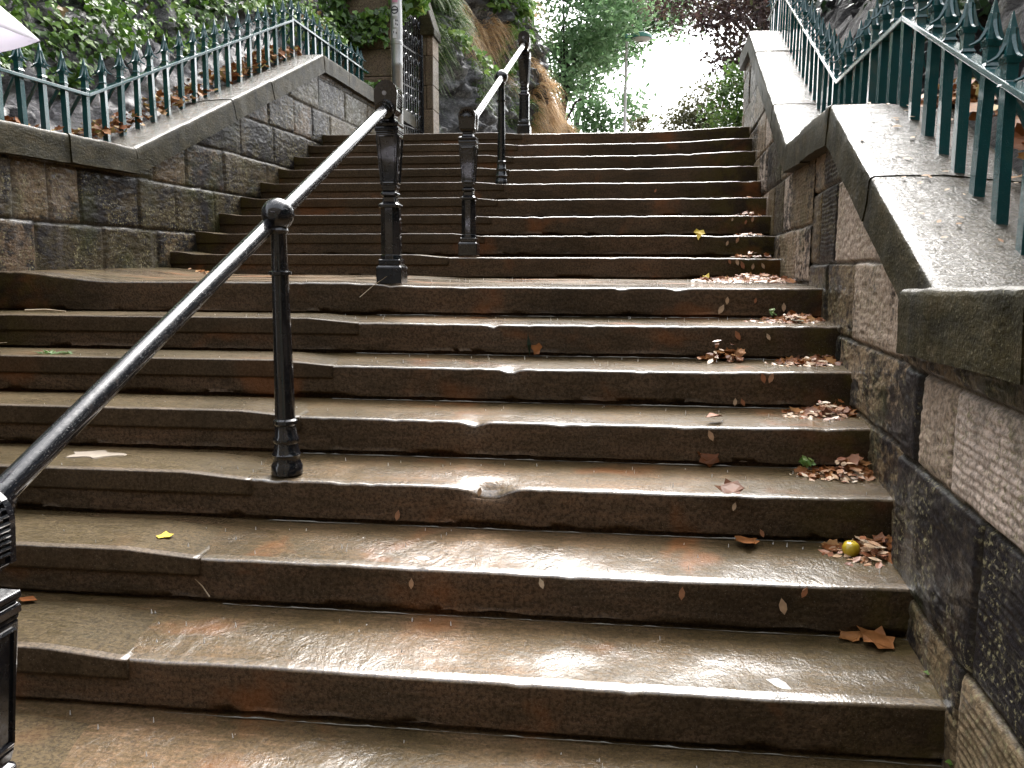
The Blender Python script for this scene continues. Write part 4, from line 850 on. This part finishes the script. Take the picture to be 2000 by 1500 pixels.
for x, y, z, s in [(-.588, 2.362, -.854, .034), (-.191, 2.362, -.834, .034), (.221, 2.362, -.844, .04), (-.439, 2.75, -.668, .034), (-.723, 2.722, -.754, .04), (.534, 4.162, -.103, .055), (.561, 4.162, -.06, .04), (.695, 4.162, -.059, .03),
                   (.83, 4.162, -.09, .045), (.564, 3.802, -.201, .05), (.698, 3.802, -.206, .035), (.475, 3.802, -.244, .035), (.619, 3.442, -.345, .045), (.65, 3.442, -.344, .045), (.375, 3.082, -.516, .045), (.415, 2.722, -.68, .03),
                   (.508, 2.722, -.767, .03), (.509, 2.362, -.868, .05), (.567, 2.362, -.823, .035), (.511, 3.442, -.446, .035), (.542, 3.442, -.446, .035), (.843, 5.828, .135, .05), (.792, 5.828, .138, .04), (.878, 5.828, .115, .06), (.947, 5.828, .105, .045),
                   (1.014, 5.828, .11, .045), (.891, 6.196, .295, .05), (.82, 6.196, .272, .04), (.335, 6.933, .71, .035), (1.0, 6.565, .44, .04), (1.05, 6.565, .46, .045), (.9, 6.565, .46, .03)]:
    one_leaf((x, y-.003, z), 'oval', s, 'paleleaf', random.uniform(.25, .9), 'small dried leaf stuck upright to a wet dark riser', 'leaf', GL, up=(0, -1, .12), rz=random.uniform(-.5, .5)+math.pi/2*0, curl=.3)
one_leaf((-1.462, 2.507, -.788), 'ivy', .055, 'yellow', 1, 'bright yellow heart shaped leaf on the pale slab left of the middle post', up=(0, -.1, 1), rz=.4, curl=.2)
one_leaf((.452, 2.669, -.79), 'maple', .085, 'litter', .45, 'lone curled russet leaf left of the yellow apple on its step', curl=1.2)
one_leaf((.336, 2.772, -.77), 'kite', .07, 'litter', .2, 'dark red leaf leaning on the riser left of the yellow apple', up=(0, -1, .5), curl=1)
one_leaf((.398, 3.177, -.468), 'kite', .09, 'litter', .35, 'orange brown curled leaf lying alone, two steps above the apple', curl=1.6)
one_leaf((.368, 3.10, -.60), 'maple', .09, 'litter', .1, 'dark wet leaf leaning on the riser one step above the apple', up=(.1, -1, .7), curl=1.4)
one_leaf((.399, 2.722, -.628), 'maple', .085, 'litter', .1, 'dark brown leaf folded over the nosing above the apple step', up=(0, -.4, 1), curl=1.3)
one_leaf((.76, 2.33, -.95), 'maple', .1, 'litter', .5, 'large tan maple leaf by the wall one step below the apple', up=(.1, -.2, 1), rz=.8, curl=1.1)
one_leaf((.70, 2.36, -.952), 'maple', .08, 'litter', .6, 'smaller tan leaf overlapping the large maple leaf by the wall', up=(0, -.2, 1), rz=2.2, curl=.9)
one_leaf((.87, 2.18, -.955), 'ivy', .07, 'bush', .6, 'olive green leaf beside the large maple leaf at the foot of the right wall', up=(-.2, -.2, 1), curl=1)
one_leaf((-1.80, 2.28, -.938), 'kite', .07, 'litter', .3, 'faded red leaf lying beside the lower left newel post', curl=.4)
one_leaf((.855, 3.95, -.145), 'oval', .10, 'olive', .3, 'flat olive leaf lying on the pale leaf pile just below the landing', curl=.4)
one_leaf((-.345, 3.79, -.27), 'ivy', .06, 'litter', .45, 'orange leaf standing at the foot of the riser below the landing', up=(0, -1, .2), curl=1)
one_leaf((-.375, 3.785, -.255), 'blade', .11, 'ivydark', .1, 'black crumpled leaf standing beside the orange leaf below the landing', up=(.3, -1, .1), rz=.1, curl=3)
one_leaf((.62, 6.21, .33), 'ivy', .085, 'yellow', 1, 'orange yellow leaf perched on the second nosing of the upper flight', up=(0, -1, .6), curl=1.5)
one_leaf((.62, 5.6, .035), 'ivy', .06, 'yellow', 1, 'golden leaf standing on the landing by the right leaf drift', up=(0, -1, .5), curl=1.5)
one_leaf((-.562, 2.397, -.79), 'oval', .05, 'petal', 1, 'white petal on the nosing, two steps below the middle post foot', up=(0, -.2, 1), rz=1.5, curl=.2, name='petal', cat='petal')
one_leaf((.44, 2.05, -.955), 'oval', .065, 'petal', 1, 'crumpled white petal near the nosing below the apple step', up=(.2, -.5, 1), rz=1.2, curl=1.5, name='petal', cat='petal')
one_leaf((.9, 2.16, -.958), 'blade', .08, 'petal', 1, 'slim white petal next to the right wall on the lowest clear step', up=(0, -.2, 1), rz=.6, curl=.2, name='petal', cat='petal')
# leaf piles against the right wall
def pile(cx, cy, cz, rx, ry, n, seed, label, big=.07, h=.035, leafy=.38):
    r = np.random.default_rng(seed); a = r.uniform(0, 1, n)**.7; th = r.uniform(0, 6.283, n); x = cx+np.cos(th)*rx*a; y = cy+np.sin(th)*ry*a
    x = np.minimum(x, xR(y)-.015); root = tag(empty('leaf_pile', (cx, cy, cz)), label, 'leaf pile', 'leaf piles in the corners of the steps', 'stuff')
    P_ = np.stack([x, y, cz+.006+r.uniform(0, 1, n)*h*np.exp(-(a/.7)**2)*np.where(x > cx, 1.3, .5)], -1)
    k = r.uniform(0, 1, n) < leafy*np.where(y > cy, 1.4, .5)
    leaves('brown_leaves', P_[k], (0, -.3, 1), big*.62, M['litter'], 'maple', .32, r, r.uniform(0, .75, k.sum()), par=root)
    leaves('pale_leaves', P_[~k]*np.array([1, 1, 1])+np.array([-.04, -.03, -.004]), (0, -.2, 1), .036, M['paleleaf'], 'oval', .14, r, par=root, fold=.4)
pile(.84, 2.66, -.804, .15, .10, 170, 201, 'leaf pile around the yellow apple', h=.05)
pile(.84, 3.02, -.644, .17, .09, 190, 202, 'mounded leaf pile one step above the yellow apple', h=.06)
pile(.86, 3.36, -.48, .17, .09, 170, 203, 'leaf pile two steps above the yellow apple', h=.05)
pile(.88, 3.72, -.318, .17, .10, 170, 204, 'leaf pile two steps below the landing by the right wall', h=.03, leafy=.3)
pile(.85, 4.06, -.156, .2, .10, 220, 205, 'leaf pile one step below the landing by the right wall', h=.03, leafy=.3)
pile(.80, 5.2, .016, .28, .55, 520, 206, 'broad drift of pale leaves on the landing by the right wall', h=.035, leafy=.35)
pile(.5, 3.76, -.312, .12, .05, 40, 207, 'dark shrivelled leaves heaped against the riser below the landing', h=.08, leafy=.95)
pile(.96, 6.02, .17, .12, .1, 40, 208, 'leaf pile on the first tread of the upper flight', h=.03)
pile(1.0, 6.4, .33, .1, .1, 28, 209, 'leaf pile on the second tread of the upper flight', h=.03)
pile(1.0, 6.75, .49, .14, .12, 22, 210, 'leaf pile on the third tread of the upper flight', h=.03)
pile(1.1, 7.1, .65, .12, .12, 16, 212, 'leaf pile on the fourth tread of the upper flight', h=.025)
pile(-2.95, 5.55, .035, .28, .14, 70, 211, 'leaf pile on the landing under the left wall', h=.04, big=.06)
# apple, sprigs, twigs
ap = tag(empty('apple', (.765, 2.622, -.80)), 'small yellow apple lying among the leaves by the right wall', 'apple')
m = MB(); m.lathe(.765, 2.622, [(-.802+.0, .006), (-.8, .014), (-.793, .022), (-.782, .0265), (-.77, .027), (-.759, .022), (-.752, .013), (-.7545, .004)], 22); o = m.build('fruit', M['apple'], ap, True)
m = MB(); m.tube([(.765, 2.622, -.756), (.768, 2.62, -.742)], .0015, 5); m.build('stalk', M['twig'], ap)
# frothy wet line at the foot of each riser, and rain splashing on the stone
def froth(par, y, z, seed, x0, x1):
    x = np.arange(x0, x1, .012); w = fbm(x*5, .3, seed=seed); w2 = fbm(x*30, .7, seed=seed+1)
    r = np.clip(.0012+.0035*w+.0035*w2, .0003, .006); mb = MB(); yc = y-.004-.004*w+.003*w2
    mb.tube([(a, b, z-.001+c*.3) for a, b, c in zip(x, yc, r)], list(r), 6); return mb.build('wet_edge', M['froth'], par, True)
st_ = [c for c in stairs.children if c.name.startswith('step') or c.name.startswith('landing')]
lows = sorted([c for c in stairs.children if c.name.startswith('step')], key=lambda c: c.name)[:12]
M['froth'] = flat('frothy_water', (.16, .15, .12), .2, Coat_Weight=1.0)
for j in range(1, 9):
    froth(lows[j-1], yN(j-1)-.002, -RISE*j+.016, 300+j, -1.2, float(xR(yN(j-1)))-.02)
r9 = np.random.default_rng(77); mb = MB()
for _ in range(420):
    j = int(r9.integers(0, 8)); y = yN(j)+r9.uniform(.02, .33) if j else Y0+r9.uniform(.02, 1.5); x = r9.uniform(-2.6, .9); hh_ = r9.uniform(.003, .016)*(1.3 if j == 0 else 1); z = -RISE*j+.012
    mb.frust((x, y, z), r9.uniform(.0015, .004), (x+r9.uniform(-.001, .001), y, z+hh_), .0008)
tag(mb.build('rain_splashes', M['splash'] if 'splash' in M else M['white'], None), 'tiny white raindrop splashes over the wet treads', 'rain', kind='stuff')
def sprig(loc, h, n, label, seed, mat='bush'):
    r = np.random.default_rng(seed); root = tag(empty('seedling', loc), label, 'seedling'); m = MB(); L = Vector(loc)
    m.tube([L, L+Vector((.004, -.004, h*.6)), L+Vector((.0, -.006, h))], [.0018, .0014, .0008], 5); m.build('stem', M['grass'], root)
    P_ = np.array([tuple(L+Vector((r.uniform(-.02, .02), r.uniform(-.03, 0), h*r.uniform(.4, 1)))) for _ in range(n)]); leaves('foliage', P_, (0, -.6, .8), .03, M[mat], 'oval', .4, r, r.uniform(.4, 1, n), par=root)
sprig((.717, 3.06, -.635), .05, 14, 'tiny green seedling at the riser foot above the apple step', 1)
sprig((.77, 4.10, -.15), .06, 9, 'tiny green seedling at the foot of the landing riser', 2)
sprig((.85, 1.98, -1.12), .05, 12, 'tiny green seedling at the foot of the right wall near the bottom edge', 3)
r_ = np.random.default_rng(5); gp_ = np.stack([r_.uniform(-2.62, -2.48, 30), r_.uniform(3.5, 3.56, 30), np.full(30, -.297)], -1)
tag(leaves('grass_clippings', gp_, (0, 0, 1), .06, M['grass'], 'blade', .25, r_, r_.uniform(0, .6, 30)), 'flattened tuft of green grass on the left of the third step down', 'grass')
def stick(a, b, r, label, mat='twig', name='twig'):
    a, b = Vector(a), Vector(b); m = MB(); m.tube([tuple(Vector((0, 0, 0))), tuple((b-a)*.5+Vector((0, 0, .006))), tuple(b-a)], [r, r*.9, r*.5], 6); return tag(m.build(name, M[mat], None, True, loc=a), label, 'twig')
stick((-3.02, 3.98, -.13), (-2.78, 3.96, -.132), .006, 'straight pale stick on the left end of the step under the landing')
stick((-3.0, 3.62, -.29), (-2.76, 3.5, -.25), .0025, 'thin brown twig leaning on a riser at the far left')
stick((-1.28, 4.14, -.055), (-1.15, 4.19, .05), .002, 'thin dry stalk leaning on the base of the newel post at the landing')
stick((-1.24, 2.36, -.93), (-1.28, 2.35, -.87), .002, 'thin dry stalk against the riser under the slab joint')
mp = np.array([(math.cos(a)*(.1+.03*math.sin(3*a+1)), math.sin(a)*(.055+.015*math.sin(5*a))) for a in np.linspace(0, 6.283, 40, endpoint=False)])
vs = [(x, y, .004) for x, y in mp]+[(x*1.06, y*1.06, -.001) for x, y in mp]; o = link('mortar_patch', vs, [list(range(40))]+[[i, (i+1) % 40, 40+(i+1) % 40, 40+i] for i in range(40)], M['mortar'], None, False, loc=(-1.98, 2.92, -.624))
tag(o, 'pale dried mortar patch on the slab left of the middle post', 'mortar patch')

# ------------------------------------------------------------ added facade out of view behind the viewer, blocking the sky there
tb = tag(empty('sky_blocker', (0, -9.5, -2.25)), 'tall dark stone tenement across the street at the foot of the steps', 'sky blocker')
m = MB(); m.box((0, -11.5, 4.4), (34, 4, 13.3)); m.build('wall', M['pier'], tb)
m = MB(); m.add([(-17, -9.4, 11.05), (17, -9.4, 11.05), (17, -11.5, 13.4), (-17, -11.5, 13.4), (-17, -13.6, 11.05), (17, -13.6, 11.05)], [[0, 1, 2, 3], [3, 2, 5, 4], [0, 3, 4], [1, 5, 2], [0, 4, 5, 1]]); m.build('roof', M['copeface'], tb)
M['glass'] = flat('dark_glass', (.02, .025, .03), .05)
for fx in range(-6, 7):
    for fz in range(4):
        if fz == 0 and fx == 0: continue
        w_ = MB(); cx, cz = fx*2.4, -.6+fz*3.0
        for dx, dz, sx, sz in ((-.55, 0, .12, 1.9), (.55, 0, .12, 1.9), (0, .95, 1.22, .14), (0, -.97, 1.3, .12), (0, 0, 1.0, .05)): w_.box((cx+dx, -9.47, cz+dz), (sx, .1, sz))
        wo_ = w_.build('window', M['copeface'], tb); g_ = MB(); g_.box((cx, -9.485, cz), (.98, .02, 1.76)); g_.build('pane', M['glass'], wo_)
d_ = MB(); d_.box((0, -9.47, -1.1), (1.2, .1, 2.3)); d_.build('door', M['green'], tb)
